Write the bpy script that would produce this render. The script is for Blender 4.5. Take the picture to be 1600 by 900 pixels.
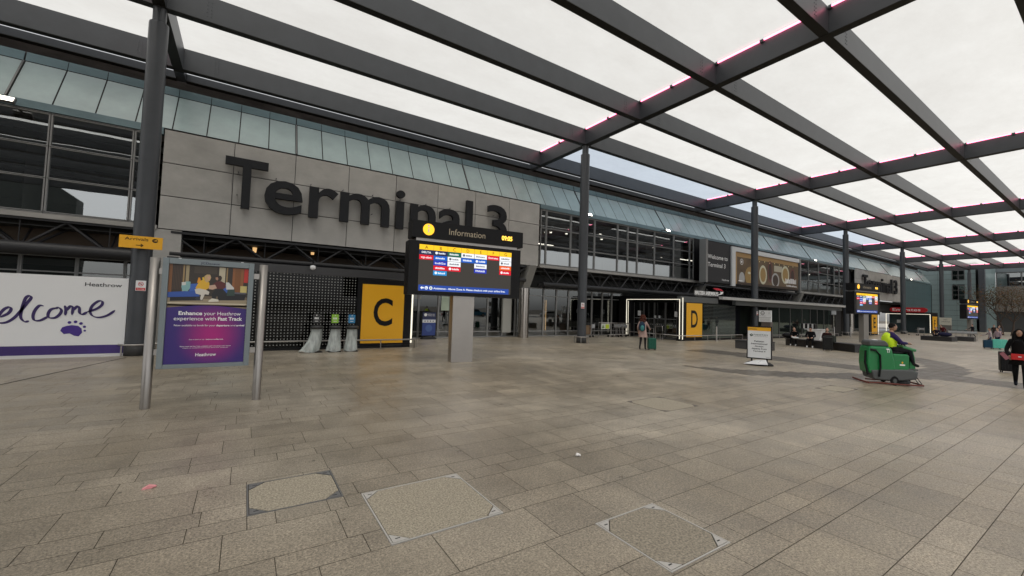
import bpy, bmesh, math, random
from mathutils import Vector, Matrix
random.seed(7)
PI = math.pi
for o in list(bpy.data.objects): bpy.data.objects.remove(o)
SC = bpy.context.scene
COL = SC.collection

# ------------------------------------------------------------------ camera
def cam_setup():
    yaw, pit, rol = math.radians(32.908), math.radians(2.756), math.radians(1.747)
    f = Vector((math.sin(yaw)*math.cos(pit), math.cos(yaw)*math.cos(pit), math.sin(pit)))
    r = Vector((math.cos(yaw), -math.sin(yaw), 0)); u = r.cross(f)
    r2 = r*math.cos(rol)+u*math.sin(rol); u2 = -r*math.sin(rol)+u*math.cos(rol)
    m = Matrix(((r2.x, u2.x, -f.x, 0), (r2.y, u2.y, -f.y, 0), (r2.z, u2.z, -f.z, 1.9), (0, 0, 0, 1)))
    cd = bpy.data.cameras.new('camera'); cd.sensor_width = 36; cd.lens = 36*642.316/1600
    cd.clip_end = 2000; cd.clip_start = 0.05
    c = bpy.data.objects.new('camera', cd); COL.objects.link(c); c.matrix_world = m
    SC.camera = c
cam_setup()
# ------------------------------------------------------------------ light
SUN_EL, SUN_AZ = math.radians(62), math.radians(200)
w = bpy.data.worlds.new("World"); SC.world = w; w.use_nodes = True
nt = w.node_tree; nt.nodes.clear()
sky = nt.nodes.new('ShaderNodeTexSky'); sky.sky_type = 'NISHITA'; sky.sun_disc = False
sky.sun_elevation = SUN_EL; sky.sun_rotation = SUN_AZ; sky.air_density = 1.0; sky.dust_density = 2.0; sky.ozone_density = 1.0
hs = nt.nodes.new('ShaderNodeHueSaturation'); hs.inputs['Saturation'].default_value = 0.08; hs.inputs['Value'].default_value = 1.0
bg = nt.nodes.new('ShaderNodeBackground'); bg.inputs['Strength'].default_value = 0.12
wo = nt.nodes.new('ShaderNodeOutputWorld')
nt.links.new(sky.outputs[0], hs.inputs['Color']); nt.links.new(hs.outputs[0], bg.inputs['Color']); nt.links.new(bg.outputs[0], wo.inputs[0])
sl = bpy.data.lights.new('sun', 'SUN'); sl.energy = 0.8; sl.angle = math.radians(25); sl.color = (1, .96, .9)
so = bpy.data.objects.new('sun', sl); COL.objects.link(so)
so.rotation_euler = (PI/2-SUN_EL, 0, PI-SUN_AZ)
SC.view_settings.view_transform = 'Standard'; SC.view_settings.look = 'None'
SC.view_settings.gamma = 1; SC.view_settings.use_curve_mapping = False
SC.view_settings.exposure = 0.66
try:
    SC.cycles.max_bounces = 10; SC.cycles.diffuse_bounces = 4; SC.cycles.transparent_max_bounces = 12
    SC.cycles.sample_clamp_indirect = 6
except Exception: pass

# ------------------------------------------------------------------ materials
MATS = {}
def mat(name, col, rough=.6, metal=0, emit=None, es=1, var=0, vscale=3, vs=(1, 1, 1), bump=0, bscale=40, spec=.5, alpha=None, rvar=0):
    if name in MATS: return MATS[name]
    m = bpy.data.materials.new(name); m.use_nodes = True; n = m.node_tree.nodes; l = m.node_tree.links
    p = n['Principled BSDF']; p.inputs['Base Color'].default_value = (*col, 1); p.inputs['Roughness'].default_value = rough
    p.inputs['Metallic'].default_value = metal; p.inputs['Specular IOR Level'].default_value = spec
    tc = None
    if var or bump or rvar:
        tc = n.new('ShaderNodeTexCoord'); mp = n.new('ShaderNodeMapping'); mp.inputs['Scale'].default_value = vs
        l.new(tc.outputs['Object'], mp.inputs['Vector'])
    if var or rvar:
        nz = n.new('ShaderNodeTexNoise'); nz.inputs['Scale'].default_value = vscale; nz.inputs['Detail'].default_value = 6
        nz.inputs['Roughness'].default_value = .65
        l.new(mp.outputs[0], nz.inputs['Vector'])
    if var:
        mr = n.new('ShaderNodeMapRange'); mr.inputs['From Min'].default_value = .3; mr.inputs['From Max'].default_value = .7
        mr.inputs['To Min'].default_value = 1-var; mr.inputs['To Max'].default_value = 1+var
        l.new(nz.outputs[0], mr.inputs['Value'])
        mx = n.new('ShaderNodeVectorMath'); mx.operation = 'SCALE'; mx.inputs[0].default_value = col
        l.new(mr.outputs[0], mx.inputs['Scale']); l.new(mx.outputs[0], p.inputs['Base Color'])
    if rvar:
        m2 = n.new('ShaderNodeMapRange'); m2.inputs['From Min'].default_value = .3; m2.inputs['From Max'].default_value = .7
        m2.inputs['To Min'].default_value = max(.02, rough-rvar); m2.inputs['To Max'].default_value = rough+rvar
        l.new(nz.outputs[0], m2.inputs['Value']); l.new(m2.outputs[0], p.inputs['Roughness'])
    if bump:
        bz = n.new('ShaderNodeTexNoise'); bz.inputs['Scale'].default_value = bscale; bz.inputs['Detail'].default_value = 4
        l.new(mp.outputs[0], bz.inputs['Vector'])
        bp = n.new('ShaderNodeBump'); bp.inputs['Strength'].default_value = bump; bp.inputs['Distance'].default_value = .02
        l.new(bz.outputs[0], bp.inputs['Height']); l.new(bp.outputs[0], p.inputs['Normal'])
    if emit:
        p.inputs['Emission Color'].default_value = (*emit, 1); p.inputs['Emission Strength'].default_value = es
    MATS[name] = m; return m
def glass(name, tint, refl, ior=1.9, rough=0.0, wav=0.0, trans=1.0):
    if name in MATS: return MATS[name]
    m = bpy.data.materials.new(name); m.use_nodes = True; n = m.node_tree.nodes; l = m.node_tree.links; n.clear()
    out = n.new('ShaderNodeOutputMaterial'); tr = n.new('ShaderNodeBsdfTransparent'); tr.inputs[0].default_value = (*tint, 1)
    gl = n.new('ShaderNodeBsdfGlossy'); gl.inputs['Color'].default_value = (*refl, 1); gl.inputs['Roughness'].default_value = rough
    fr = n.new('ShaderNodeFresnel'); fr.inputs['IOR'].default_value = ior
    mx = n.new('ShaderNodeMixShader'); l.new(fr.outputs[0], mx.inputs[0]); l.new(tr.outputs[0], mx.inputs[1]); l.new(gl.outputs[0], mx.inputs[2])
    if wav:
        tc = n.new('ShaderNodeTexCoord'); nz = n.new('ShaderNodeTexNoise'); nz.inputs['Scale'].default_value = .9; nz.inputs['Detail'].default_value = 1
        l.new(tc.outputs['Object'], nz.inputs['Vector']); bp = n.new('ShaderNodeBump'); bp.inputs['Strength'].default_value = wav; bp.inputs['Distance'].default_value = .05
        l.new(nz.outputs[0], bp.inputs['Height']); l.new(bp.outputs[0], gl.inputs['Normal'])
    l.new(mx.outputs[0], out.inputs[0]); MATS[name] = m; return m
def membrane(name, tcol, trcol, fac):
    m = bpy.data.materials.new(name); m.use_nodes = True; n = m.node_tree.nodes; l = m.node_tree.links; n.clear()
    out = n.new('ShaderNodeOutputMaterial'); tr = n.new('ShaderNodeBsdfTransparent'); tr.inputs[0].default_value = (*trcol, 1)
    tl = n.new('ShaderNodeBsdfTranslucent'); df = n.new('ShaderNodeBsdfGlossy'); df.inputs['Roughness'].default_value = .35; df.inputs['Color'].default_value = (.8, .8, .8, 1)
    tc = n.new('ShaderNodeTexCoord'); nz = n.new('ShaderNodeTexNoise'); nz.inputs['Scale'].default_value = .35; nz.inputs['Detail'].default_value = 8; nz.inputs['Roughness'].default_value = .7
    mp = n.new('ShaderNodeMapping'); mp.inputs['Scale'].default_value = (1, 1.6, 1); l.new(tc.outputs['Object'], mp.inputs[0]); l.new(mp.outputs[0], nz.inputs['Vector'])
    cr = n.new('ShaderNodeMix'); cr.data_type = 'RGBA'
    cr.inputs[6].default_value = (*[c*.72 for c in tcol], 1); cr.inputs[7].default_value = (*[min(1, c*1.1) for c in tcol], 1)
    l.new(nz.outputs[0], cr.inputs[0]); l.new(cr.outputs[2], tl.inputs[0])
    m1 = n.new('ShaderNodeMixShader'); m1.inputs[0].default_value = fac; l.new(tl.outputs[0], m1.inputs[1]); l.new(tr.outputs[0], m1.inputs[2])
    m2 = n.new('ShaderNodeMixShader'); m2.inputs[0].default_value = .05; l.new(m1.outputs[0], m2.inputs[1]); l.new(df.outputs[0], m2.inputs[2])
    l.new(m2.outputs[0], out.inputs[0]); MATS[name] = m; return m
def paver_mat():
    m = bpy.data.materials.new('granite_paving'); m.use_nodes = True; n = m.node_tree.nodes; l = m.node_tree.links
    p = n['Principled BSDF']
    tc = n.new('ShaderNodeTexCoord')
    at = n.new('ShaderNodeAttribute'); at.attribute_name = 'tone'
    def noise(sc, det, ro=.6):
        z = n.new('ShaderNodeTexNoise'); z.inputs['Scale'].default_value = sc; z.inputs['Detail'].default_value = det; z.inputs['Roughness'].default_value = ro
        l.new(tc.outputs['Object'], z.inputs['Vector']); return z
    def rng(src, a, b, c, d):
        r = n.new('ShaderNodeMapRange'); r.inputs[1].default_value = a; r.inputs[2].default_value = b; r.inputs[3].default_value = c; r.inputs[4].default_value = d
        l.new(src, r.inputs[0]); return r.outputs[0]
    def mul(a, b):
        r = n.new('ShaderNodeMath'); r.operation = 'MULTIPLY'; l.new(a, r.inputs[0]); l.new(b, r.inputs[1]); return r.outputs[0]
    sp = noise(55, 4, .9); st = noise(.35, 5, .6); st2 = noise(1.7, 6, .7); mid = noise(22, 3)
    vo = n.new('ShaderNodeTexVoronoi'); vo.inputs['Scale'].default_value = 1.7; vo.inputs['Randomness'].default_value = 1
    l.new(tc.outputs['Object'], vo.inputs['Vector'])
    gum = rng(vo.outputs['Distance'], .018, .042, .38, 1)
    f = mul(rng(sp.outputs[0], .38, .62, .48, 1.52), rng(st.outputs[0], .34, .66, .78, 1.15))
    f = mul(f, rng(st2.outputs[0], .32, .68, .83, 1.12)); f = mul(f, rng(mid.outputs[0], .3, .7, .86, 1.14)); f = mul(f, at.outputs['Fac']); f = mul(f, gum)
    sx = n.new('ShaderNodeSeparateXYZ'); l.new(tc.outputs['Object'], sx.inputs[0]); f = mul(f, rng(sx.outputs['X'], -3, 9, .84, 1.06))  # darker left, paler right: open plaza light painted into the stone colour
    mx = n.new('ShaderNodeMix'); mx.data_type = 'RGBA'; mx.inputs[6].default_value = (.300, .255, .190, 1); mx.inputs[7].default_value = (.350, .308, .246, 1)
    hz = noise(.16, 2); l.new(rng(hz.outputs[0], .4, .6, 0, 1), mx.inputs[0])
    sc = n.new('ShaderNodeVectorMath'); sc.operation = 'SCALE'; l.new(mx.outputs[2], sc.inputs[0]); l.new(f, sc.inputs['Scale'])
    l.new(sc.outputs[0], p.inputs['Base Color'])
    l.new(rng(st2.outputs[0], .3, .7, .26, .50), p.inputs['Roughness'])
    bp = n.new('ShaderNodeBump'); bp.inputs['Strength'].default_value = .25; bp.inputs['Distance'].default_value = .004
    l.new(sp.outputs[0], bp.inputs['Height']); l.new(bp.outputs[0], p.inputs['Normal'])
    MATS['pave'] = m; return m
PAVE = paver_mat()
STEEL = mat('dark_grey_paint', (.047, .052, .060), .42, var=.12, vscale=1.2, spec=.5)
SOFFIT = mat('black_flange_paint', (.010, .009, .007), .6, spec=.3)
PANEL = mat('grey_cladding_mesh', (.40, .388, .365), .5, var=.13, vscale=1.1, vs=(1, 1, 1.5), bump=.12, bscale=60)
LETTER = mat('black_letter_metal', (.012, .013, .016), .55, spec=.3)
BLACK = mat('black_cladding', (.007, .007, .008), .4, spec=.2)
DARKIN = mat('dark_interior', (.028, .026, .024), .9, spec=.1, var=.3, vscale=.6)
ALU = mat('aluminium_frame', (.27, .27, .265), .4, metal=.3)
ALUD = mat('dark_aluminium_frame', (.10, .10, .10), .4, metal=.2)
STAIN = mat('stainless_steel', (.33, .31, .29), .36, metal=.9, var=.05, vscale=2)
STAIN2 = mat('brushed_steel', (.38, .36, .34), .38, metal=.85, var=.05, vscale=1.5)
YEL = mat('sign_yellow', (.80, .40, .008), .45)
WHITE = mat('white_board', (.72, .73, .74), .5)
WLET = mat('white_lettering', (.85, .85, .85), .5)
PURP = mat('hoarding_purple', (.045, .022, .15), .5, var=.35, vscale=.7)
INK = mat('purple_ink', (.03, .015, .10), .5)
TEAL = mat('frosted_teal_glass', (.30, .375, .375), .25, var=.10, vscale=.8, spec=.35)
TEALD = mat('teal_edge_strip', (.17, .245, .27), .2, var=.25, vscale=.5, vs=(.5, 1, 1))
FASC = mat('weathered_fascia', (.15, .14, .14), .5, var=.35, vscale=1.5, vs=(.6, 1, 2))
TEALW = mat('teal_wall_cladding', (.07, .125, .14), .35, var=.12, vscale=.5)
TEALW2 = mat('grey_green_cladding', (.16, .21, .21), .4, var=.1, vscale=.5)
GLUP = glass('upper_window_glass', (.55, .57, .56), (.85, .88, .88), 4.0, .01, .025)
GLLO = glass('shopfront_glass', (.45, .47, .46), (.8, .83, .83), 2.5, .01, .02)
GLGR = glass('green_tint_glass', (.28, .36, .33), (.75, .9, .85), 2.1, .03, .02)
LED = mat('led_strip_light', (.9, .9, .85), .5, emit=(1, .92, .72), es=.62)
LEDP = mat('pink_led_strip', (.9, .3, .4), .5, emit=(1, .20, .34), es=3.0)
LAMP = mat('lamp_lens_lit', (1, 1, 1), .4, emit=(1, .92, .78), es=7)
WARM = mat('warm_lamp_lit', (1, .8, .5), .4, emit=(1, .6, .25), es=.5)
ROOF = membrane('white_roof_foil', (.97, .935, .875), (.96, .935, .885), .42)
ROOFB = membrane('clear_roof_foil', (.70, .76, .82), (.70, .78, .88), .6)

# ------------------------------------------------------------------ mesh builder
_txt = {}
def text_geo(s, off=0.0):
    k = (s, off)
    if k in _txt: return _txt[k]
    cu = bpy.data.curves.new('t', 'FONT'); cu.body = s; cu.fill_mode = 'FRONT'; cu.dimensions = '2D'; cu.offset = off; cu.resolution_u = 4
    o = bpy.data.objects.new('t', cu); COL.objects.link(o)
    bpy.context.view_layer.update()
    dg = bpy.context.evaluated_depsgraph_get(); me = bpy.data.meshes.new_from_object(o.evaluated_get(dg))
    v = [tuple(x.co) for x in me.vertices]; f = [tuple(x.vertices) for x in me.polygons]
    bpy.data.objects.remove(o); bpy.data.curves.remove(cu); bpy.data.meshes.remove(me)
    _txt[k] = (v, f); return v, f
RX = Matrix.Identity(4)
class MB:
    def __init__(s): s.v = []; s.f = []; s.mi = []; s.m = []; s.T = Matrix.Identity(4); s.sm = []
    def _m(s, m):
        if m is None: return 0
        if m not in s.m: s.m.append(m)
        return s.m.index(m)
    def add(s, vs, fs, m=None, smooth=False):
        b = len(s.v); s.v += [s.T @ Vector(p) for p in vs]; k = s._m(m)
        for f in fs: s.f.append(tuple(b+i for i in f)); s.mi.append(k); s.sm.append(smooth)
        return s
    def box(s, x0, x1, y0, y1, z0, z1, m=None):
        v = [(x, y, z) for z in (z0, z1) for y in (y0, y1) for x in (x0, x1)]
        return s.add(v, [(0, 2, 3, 1), (4, 5, 7, 6), (0, 1, 5, 4), (2, 6, 7, 3), (0, 4, 6, 2), (1, 3, 7, 5)], m)
    def bar(s, a, b, wd, ht, m=None):
        a, b = Vector(a), Vector(b); d = (b-a).normalized()
        up = Vector((0, 0, 1)) if abs(d.z) < .95 else Vector((0, 1, 0))
        r = d.cross(up).normalized(); u = r.cross(d)
        v = [p+r*sx*wd/2+u*sz*ht/2 for p in (a, b) for sz in (-1, 1) for sx in (-1, 1)]
        return s.add(v, [(0, 1, 3, 2), (4, 6, 7, 5), (0, 4, 5, 1), (2, 3, 7, 6), (0, 2, 6, 4), (1, 5, 7, 3)], m)
    def tube(s, pts, r, seg=10, m=None, cap=True, closed=False):
        pts = [Vector(p) for p in pts]; n = len(pts); rs = r if isinstance(r, (list, tuple)) else [r]*n
        vs = []; fs = []
        for i, p in enumerate(pts):
            if closed: d = (pts[(i+1) % n]-pts[i-1]).normalized()
            else: d = (pts[min(i+1, n-1)]-pts[max(i-1, 0)]).normalized()
            up = Vector((0, 0, 1)) if abs(d.z) < .9 else Vector((0, 1, 0))
            a = d.cross(up).normalized(); b = a.cross(d)
            for k in range(seg):
                t = 2*PI*k/seg; vs.append(p+a*math.cos(t)*rs[i]+b*math.sin(t)*rs[i])
        for i in range(n if closed else n-1):
            for k in range(seg):
                j = (i+1) % n
                fs.append((i*seg+k, i*seg+(k+1) % seg, j*seg+(k+1) % seg, j*seg+k))
        s.add(vs, fs, m, True)
        if cap and not closed:
            s.add(vs[:seg], [tuple(range(seg))[::-1]], m); s.add(vs[-seg:], [tuple(range(seg))], m)
        return s
    def lathe(s, prof, c=(0, 0, 0), seg=20, m=None, smooth=True):
        vs = []; fs = []
        for r, z in prof:
            for k in range(seg): t = 2*PI*k/seg; vs.append((c[0]+r*math.cos(t), c[1]+r*math.sin(t), c[2]+z))
        for i in range(len(prof)-1):
            for k in range(seg): fs.append((i*seg+k, i*seg+(k+1) % seg, (i+1)*seg+(k+1) % seg, (i+1)*seg+k))
        return s.add(vs, fs, m, smooth)
    def ell(s, c, r, m=None, seg=12, rings=8):
        vs = []; fs = []
        for i in range(rings+1):
            ph = PI*i/rings
            for k in range(seg):
                t = 2*PI*k/seg; vs.append((c[0]+r[0]*math.sin(ph)*math.cos(t), c[1]+r[1]*math.sin(ph)*math.sin(t), c[2]+r[2]*math.cos(ph)))
        for i in range(rings):
            for k in range(seg): fs.append((i*seg+k, (i+1)*seg+k, (i+1)*seg+(k+1) % seg, i*seg+(k+1) % seg))
        return s.add(vs, fs, m, True)
    def prism(s, poly, y0, y1, m=None):      # poly in x,z ; extruded along y
        n = len(poly); v = [(x, y0, z) for x, z in poly]+[(x, y1, z) for x, z in poly]
        f = [tuple(range(n)), tuple(range(2*n-1, n-1, -1))]+[(i, i+n, (i+1) % n+n, (i+1) % n) for i in range(n)]
        return s.add(v, f, m)
    def hprism(s, poly, z0, z1, m=None):     # poly in x,y ; extruded along z
        n = len(poly); v = [(x, y, z0) for x, y in poly]+[(x, y, z1) for x, y in poly]
        f = [tuple(range(n))[::-1], tuple(range(n, 2*n))]+[(i, (i+1) % n, (i+1) % n+n, i+n) for i in range(n)]
        return s.add(v, f, m)
    def flat(s, x0, x1, z0, z1, y, m=None):  # flat rectangle facing -y
        return s.add([(x0, y, z0), (x1, y, z0), (x1, y, z1), (x0, y, z1)], [(0, 1, 2, 3)], m)
    def poly(s, pts, y, m=None):
        return s.add([(x, y, z) for x, z in pts], [tuple(range(len(pts)))], m)
    def disc(s, cx, cz, r, y, m=None, seg=18, rz=None):
        rz = rz or r
        return s.poly([(cx+r*math.cos(2*PI*k/seg), cz+rz*math.sin(2*PI*k/seg)) for k in range(seg)], y, m)
    def text(s, t, x, z, h, y, m=None, w=None, off=0, depth=0, anchor='l'):
        v, f = text_geo(t, off)
        if not v: return s
        H, _ = text_geo('H'); H = max(p[1] for p in H)
        x0 = min(p[0] for p in v); x1 = max(p[0] for p in v); k = h/H; kx = w/(x1-x0) if w else k
        W = (x1-x0)*kx; ox = x if anchor == 'l' else (x-W/2 if anchor == 'c' else x-W)
        P = [(ox+(p[0]-x0)*kx, y, z+p[1]*k) for p in v]
        s.add(P, f, m)
        if depth:
            from collections import Counter
            P2 = [(a, y+depth, c) for a, b, c in P]; s.add(P2, [q[::-1] for q in f], m)
            ec = Counter(); 
            for q in f:
                for i in range(len(q)): ec[tuple(sorted((q[i], q[(i+1) % len(q)])))] += 1
            side = []
            for q in f:
                for i in range(len(q)):
                    a, b = q[i], q[(i+1) % len(q)]
                    if ec[tuple(sorted((a, b)))] == 1: side.append((a, a+len(P), b+len(P), b))
            s.add(P+P2, side, m)
        return s
    def ribbon(s, pts, wd, y, m=None, depth=0):
        # smooth flat brush stroke through points (x,z)
        P = []
        n = len(pts)
        for i in range(n-1):
            p0 = pts[max(i-1, 0)]; p1 = pts[i]; p2 = pts[i+1]; p3 = pts[min(i+2, n-1)]
            for k in range(6):
                t = k/6
                P.append(tuple(.5*((2*p1[j])+(-p0[j]+p2[j])*t+(2*p0[j]-5*p1[j]+4*p2[j]-p3[j])*t*t+(-p0[j]+3*p1[j]-3*p2[j]+p3[j])*t**3) for j in (0, 1)))
        P.append(pts[-1]); N = len(P); vs = []
        for i, p in enumerate(P):
            a = P[max(i-1, 0)]; b = P[min(i+1, N-1)]; dx, dz = b[0]-a[0], b[1]-a[1]; L = math.hypot(dx, dz) or 1
            ang = math.atan2(dz, dx); ww = wd*(.45+.75*abs(math.sin(ang+.5)))*min(1, (i+1.5)/4, (N-i+.5)/4)/2
            vs += [(p[0]-dz/L*ww, y, p[1]+dx/L*ww), (p[0]+dz/L*ww, y, p[1]-dx/L*ww)]
        return s.add(vs, [(2*i+1, 2*i+3, 2*i+2, 2*i) for i in range(N-1)], m)
    def obj(s, name, m=None, parent=None, loc=None, bevel=0):
        me = bpy.data.meshes.new(name); me.from_pydata([tuple(p) for p in s.v], [], s.f); ms = s.m or [m]
        if m is not None and s.m: ms = s.m
        for q in ms: me.materials.append(q)
        me.polygons.foreach_set('material_index', s.mi if s.m else [0]*len(s.f))
        me.polygons.foreach_set('use_smooth', s.sm); me.update()
        o = bpy.data.objects.new(name, me); COL.objects.link(o)
        if parent: o.parent = parent
        if loc: o.location = loc
        if bevel:
            b = o.modifiers.new('b', 'BEVEL'); b.width = bevel; b.segments = 2; b.limit_method = 'ANGLE'
        return o
def RZ(a): return Matrix.Rotation(a, 4, 'Z')
def TR(x, y, z): return Matrix.Translation((x, y, z))
def thing(name, label, cat, loc=(0, 0, 0), rz=0, group=None):
    o = bpy.data.objects.new(name, None); COL.objects.link(o); o.location = loc; o.rotation_euler = (0, 0, rz)
    o.empty_display_size = .1; o['label'] = label; o['category'] = cat
    if group: o['group'] = group
    return o
def tag(o, label, cat, group=None):
    o['label'] = label; o['category'] = cat
    if group: o['group'] = group
    return o
def stru(o): o['kind'] = 'structure'; return o
def dup(root, loc, rz, label, group=None):
    r = root.copy(); COL.objects.link(r); r.location = loc; r.rotation_euler = (0, 0, rz); r['label'] = label
    if group: r['group'] = group
    for ch in list(root.children):
        c = ch.copy(); COL.objects.link(c); c.parent = r
        for g in list(ch.children):
            d = g.copy(); COL.objects.link(d); d.parent = c
    return r

# ================================================================== GROUND
def build_ground():
    base = MB().add([(-400, -400, -.012), (500, -400, -.012), (500, 400, -.012), (-400, 400, -.012)], [(0, 1, 2, 3)])
    jm = mat('joint_sand', (.10, .085, .064), .9, var=.3, vscale=.8)
    stru(base.obj('ground', jm))
    # paving of random-length granite blocks in courses parallel to the terminal
    courses = []
    y = 1.11; seq = [.54, .26, .27, .54, .56, .28, .53, .25, .28, .53]
    ys = [y]; k = 0
    while y < 23.2: y += seq[k % len(seq)]; ys.append(y); k += 1
    ys2 = [1.11]; y = 1.11; k = 0
    while y > -7: y -= seq[(k*3+2) % len(seq)]; ys2.append(y); k += 1
    ys = sorted(set(ys2+ys))
    V = []; F = []; tone = []; G = .003
    holes = [(.11, .91, 4.34, 5.075), (1.07, 2.11, 3.29, 4.31), (2.72, 3.50, 1.935, 2.72)]
    def dark(cx, cy):
        if 18.95 < cx < 20.95 and cy < 13.0: return True
        r = math.hypot(cx-21.5, cy-14.6)
        return 9.75 < r < 11.05 and cy < 9.6 and cx > 13.2
    def quad(x0, x1, y0, y1, t):
        b = len(V); V.extend([(x0+G, y0+G, 0), (x1-G, y0+G, 0), (x1-G, y1-G, 0), (x0+G, y1-G, 0)]); F.append((b, b+1, b+2, b+3)); tone.append(t)
    for a, b in zip(ys[:-1], ys[1:]):
        wide = (b-a) > .4; x = -16+random.random()
        while x < 75:
            L = random.choice([.43, .43, .63, .85] if not wide else [.62, .85, .93, .93])
            if x > 34: L *= 1.0
            t = 1+random.gauss(0, .065)
            x1 = x+L; cells = [(x, x1, a, b)]
            for h in holes:
                out = []
                for c in cells:
                    if c[1] <= h[0] or c[0] >= h[1] or c[3] <= h[2] or c[2] >= h[3]: out.append(c); continue
                    if c[0] < h[0]: out.append((c[0], h[0], c[2], c[3]))
                    if c[1] > h[1]: out.append((h[1], c[1], c[2], c[3]))
                    m0, m1 = max(c[0], h[0]), min(c[1], h[1])
                    if c[2] < h[2]: out.append((m0, m1, c[2], h[2]))
                    if c[3] > h[3]: out.append((m0, m1, h[3], c[3]))
                cells = out
            for c in cells:
                if c[1]-c[0] > .02 and c[3]-c[2] > .02:
                    n = 3 if (12 < x < 32) else 1
                    if n > 1:
                        # split only in tone test, keep block joints: subdivide cell to let the dark pattern follow its curve
                        for i in range(3):
                            for j in range(2):
                                xx0 = c[0]+(c[1]-c[0])*i/3; xx1 = c[0]+(c[1]-c[0])*(i+1)/3
                                yy0 = c[2]+(c[3]-c[2])*j/2; yy1 = c[2]+(c[3]-c[2])*(j+1)/2
                                d = dark((xx0+xx1)/2, (yy0+yy1)/2)
                                b0 = len(V)
                                gx0 = G if i == 0 else 0; gx1 = G if i == 2 else 0; gy0 = G if j == 0 else 0; gy1 = G if j == 1 else 0
                                V.extend([(xx0+gx0, yy0+gy0, 0), (xx1-gx1, yy0+gy0, 0), (xx1-gx1, yy1-gy1, 0), (xx0+gx0, yy1-gy1, 0)]); F.append((b0, b0+1, b0+2, b0+3)); tone.append(t*(.34 if d else 1))
                    else: quad(*c, t)
            x = x1
    # beyond the block-by-block area: large quads with the same stone
    for r in [(75, 118, -7, 23.2), (-16, 118, -60, ys[0]), (118, 240, -60, 60), (-90, -16, -60, 23.2)]: quad(*r, .98)
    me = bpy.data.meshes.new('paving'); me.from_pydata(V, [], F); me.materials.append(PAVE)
    at = me.attributes.new('tone', 'FLOAT', 'FACE'); at.data.foreach_set('value', tone)
    o = bpy.data.objects.new('paving', me); COL.objects.link(o); stru(o)
build_ground()
# drain slot running from the first column toward the camera's left
d = MB(); d.bar((-3.0, 17.2, .003), (-5.0, 9.5, .003), .03, .004); stru(d.obj('drain_slot', mat('slot_dark', (.03, .028, .025), .9)))

def hatch(corners, label, dark=False, bright=False, framec=None):
    (x0, y0, x1, y1) = corners
    cx, cy = (x0+x1)/2, (y0+y1)/2
    t = thing('manhole_cover', label, 'manhole cover', (cx, cy, 0)); a, b = (x1-x0)/2, (y1-y0)/2
    fm = framec or mat('bright_cover_steel', (.46, .44, .41), .45)
    f = MB(); q = .013
    for r in [(-a, a, -b, -b+q), (-a, a, b-q, b), (-a, -a+q, -b+q, b-q), (a-q, a, -b+q, b-q)]: f.box(r[0], r[1], r[2], r[3], -.01, .003)
    f.obj('frame', fm, t)
    for s1, s2, r in [(1, 1, 1), (1, -1, 1), (-1, 1, 1), (-1, -1, 1)]:
        g = MB()
        X, Y = (a-q-.006)*s1, (b-q-.006)*s2; L = .13
        P = [(X, Y), (X-L*s1, Y), (X, Y-L*s2)]
        if s1*s2 < 0: P = P[::-1]
        g.hprism(P, -.008, .0045, fm)
        g.hprism([(X-.05*s1-.02, Y-.045*s2-.006), (X-.05*s1+.02, Y-.045*s2-.006), (X-.05*s1+.02, Y-.045*s2+.006), (X-.05*s1-.02, Y-.045*s2+.006)], .0046, .005, BLACK)
        g.obj('corner_plate', fm, t)
    i = MB(); L = .145; X, Y = a-q-.006, b-q-.006
    i.hprism([(-X+L, -Y), (X-L, -Y), (X, -Y+L), (X, Y-L), (X-L, Y), (-X+L, Y), (-X, Y-L), (-X, -Y+L)], -.01, .002)
    col = (.27, .235, .18) if dark else (.335, .295, .225)
    i.obj('paver_infill', mat('infill_dark' if dark else 'infill_light', col, .6, var=.62, vscale=60 if not dark else 50, bump=.3, bscale=90), t)
    return t
hatch((.11, 4.34, .91, 5.075), 'small manhole cover with pale stone infill, leftmost of the near three', framec=mat('grey_galvanised', (.2, .2, .2), .5, metal=.5))
hatch((1.07, 3.29, 2.11, 4.31), 'large square manhole cover with brown stone infill between two others')
hatch((2.72, 1.935, 3.50, 2.72), 'manhole cover with bright steel corners and dark mottled infill', dark=True)
hatch((6.86, 5.05, 7.95, 6.02), 'faint stone manhole cover lying farther off in mid plaza', framec=mat('dull_frame', (.16, .14, .12), .7))
hatch((12.9, 4.25, 13.9, 4.88), 'faint manhole cover beside the wet track of the sweeper', framec=MATS['dull_frame'])
lt = MB(); random.seed(3)
for k in range(7):
    a = k*.9; lt.ell((.02*math.cos(a), .02*math.sin(a), .016+.006*(k % 3)), (.018, .012, .014), seg=7, rings=5)
tag(lt.obj('crumpled_tissue', mat('tissue_white', (.8, .78, .76), .8), loc=(3.73, 4.06, 0)), 'white crumpled tissue on the paving past the large manhole cover', 'litter')
lt = MB(); lt.prism([(-.05, 0), (.03, .002), (.05, .016), (0, .03), (-.02, .018)], -.025, .025); lt.ell((.045, 0, .012), (.02, .02, .012), seg=7, rings=5)
tag(lt.obj('sweet_wrapper', mat('wrapper_pink', (.75, .30, .32), .5), loc=(-.71, 5.44, 0)), 'pink wrapper on the paving at lower left', 'litter')

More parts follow.
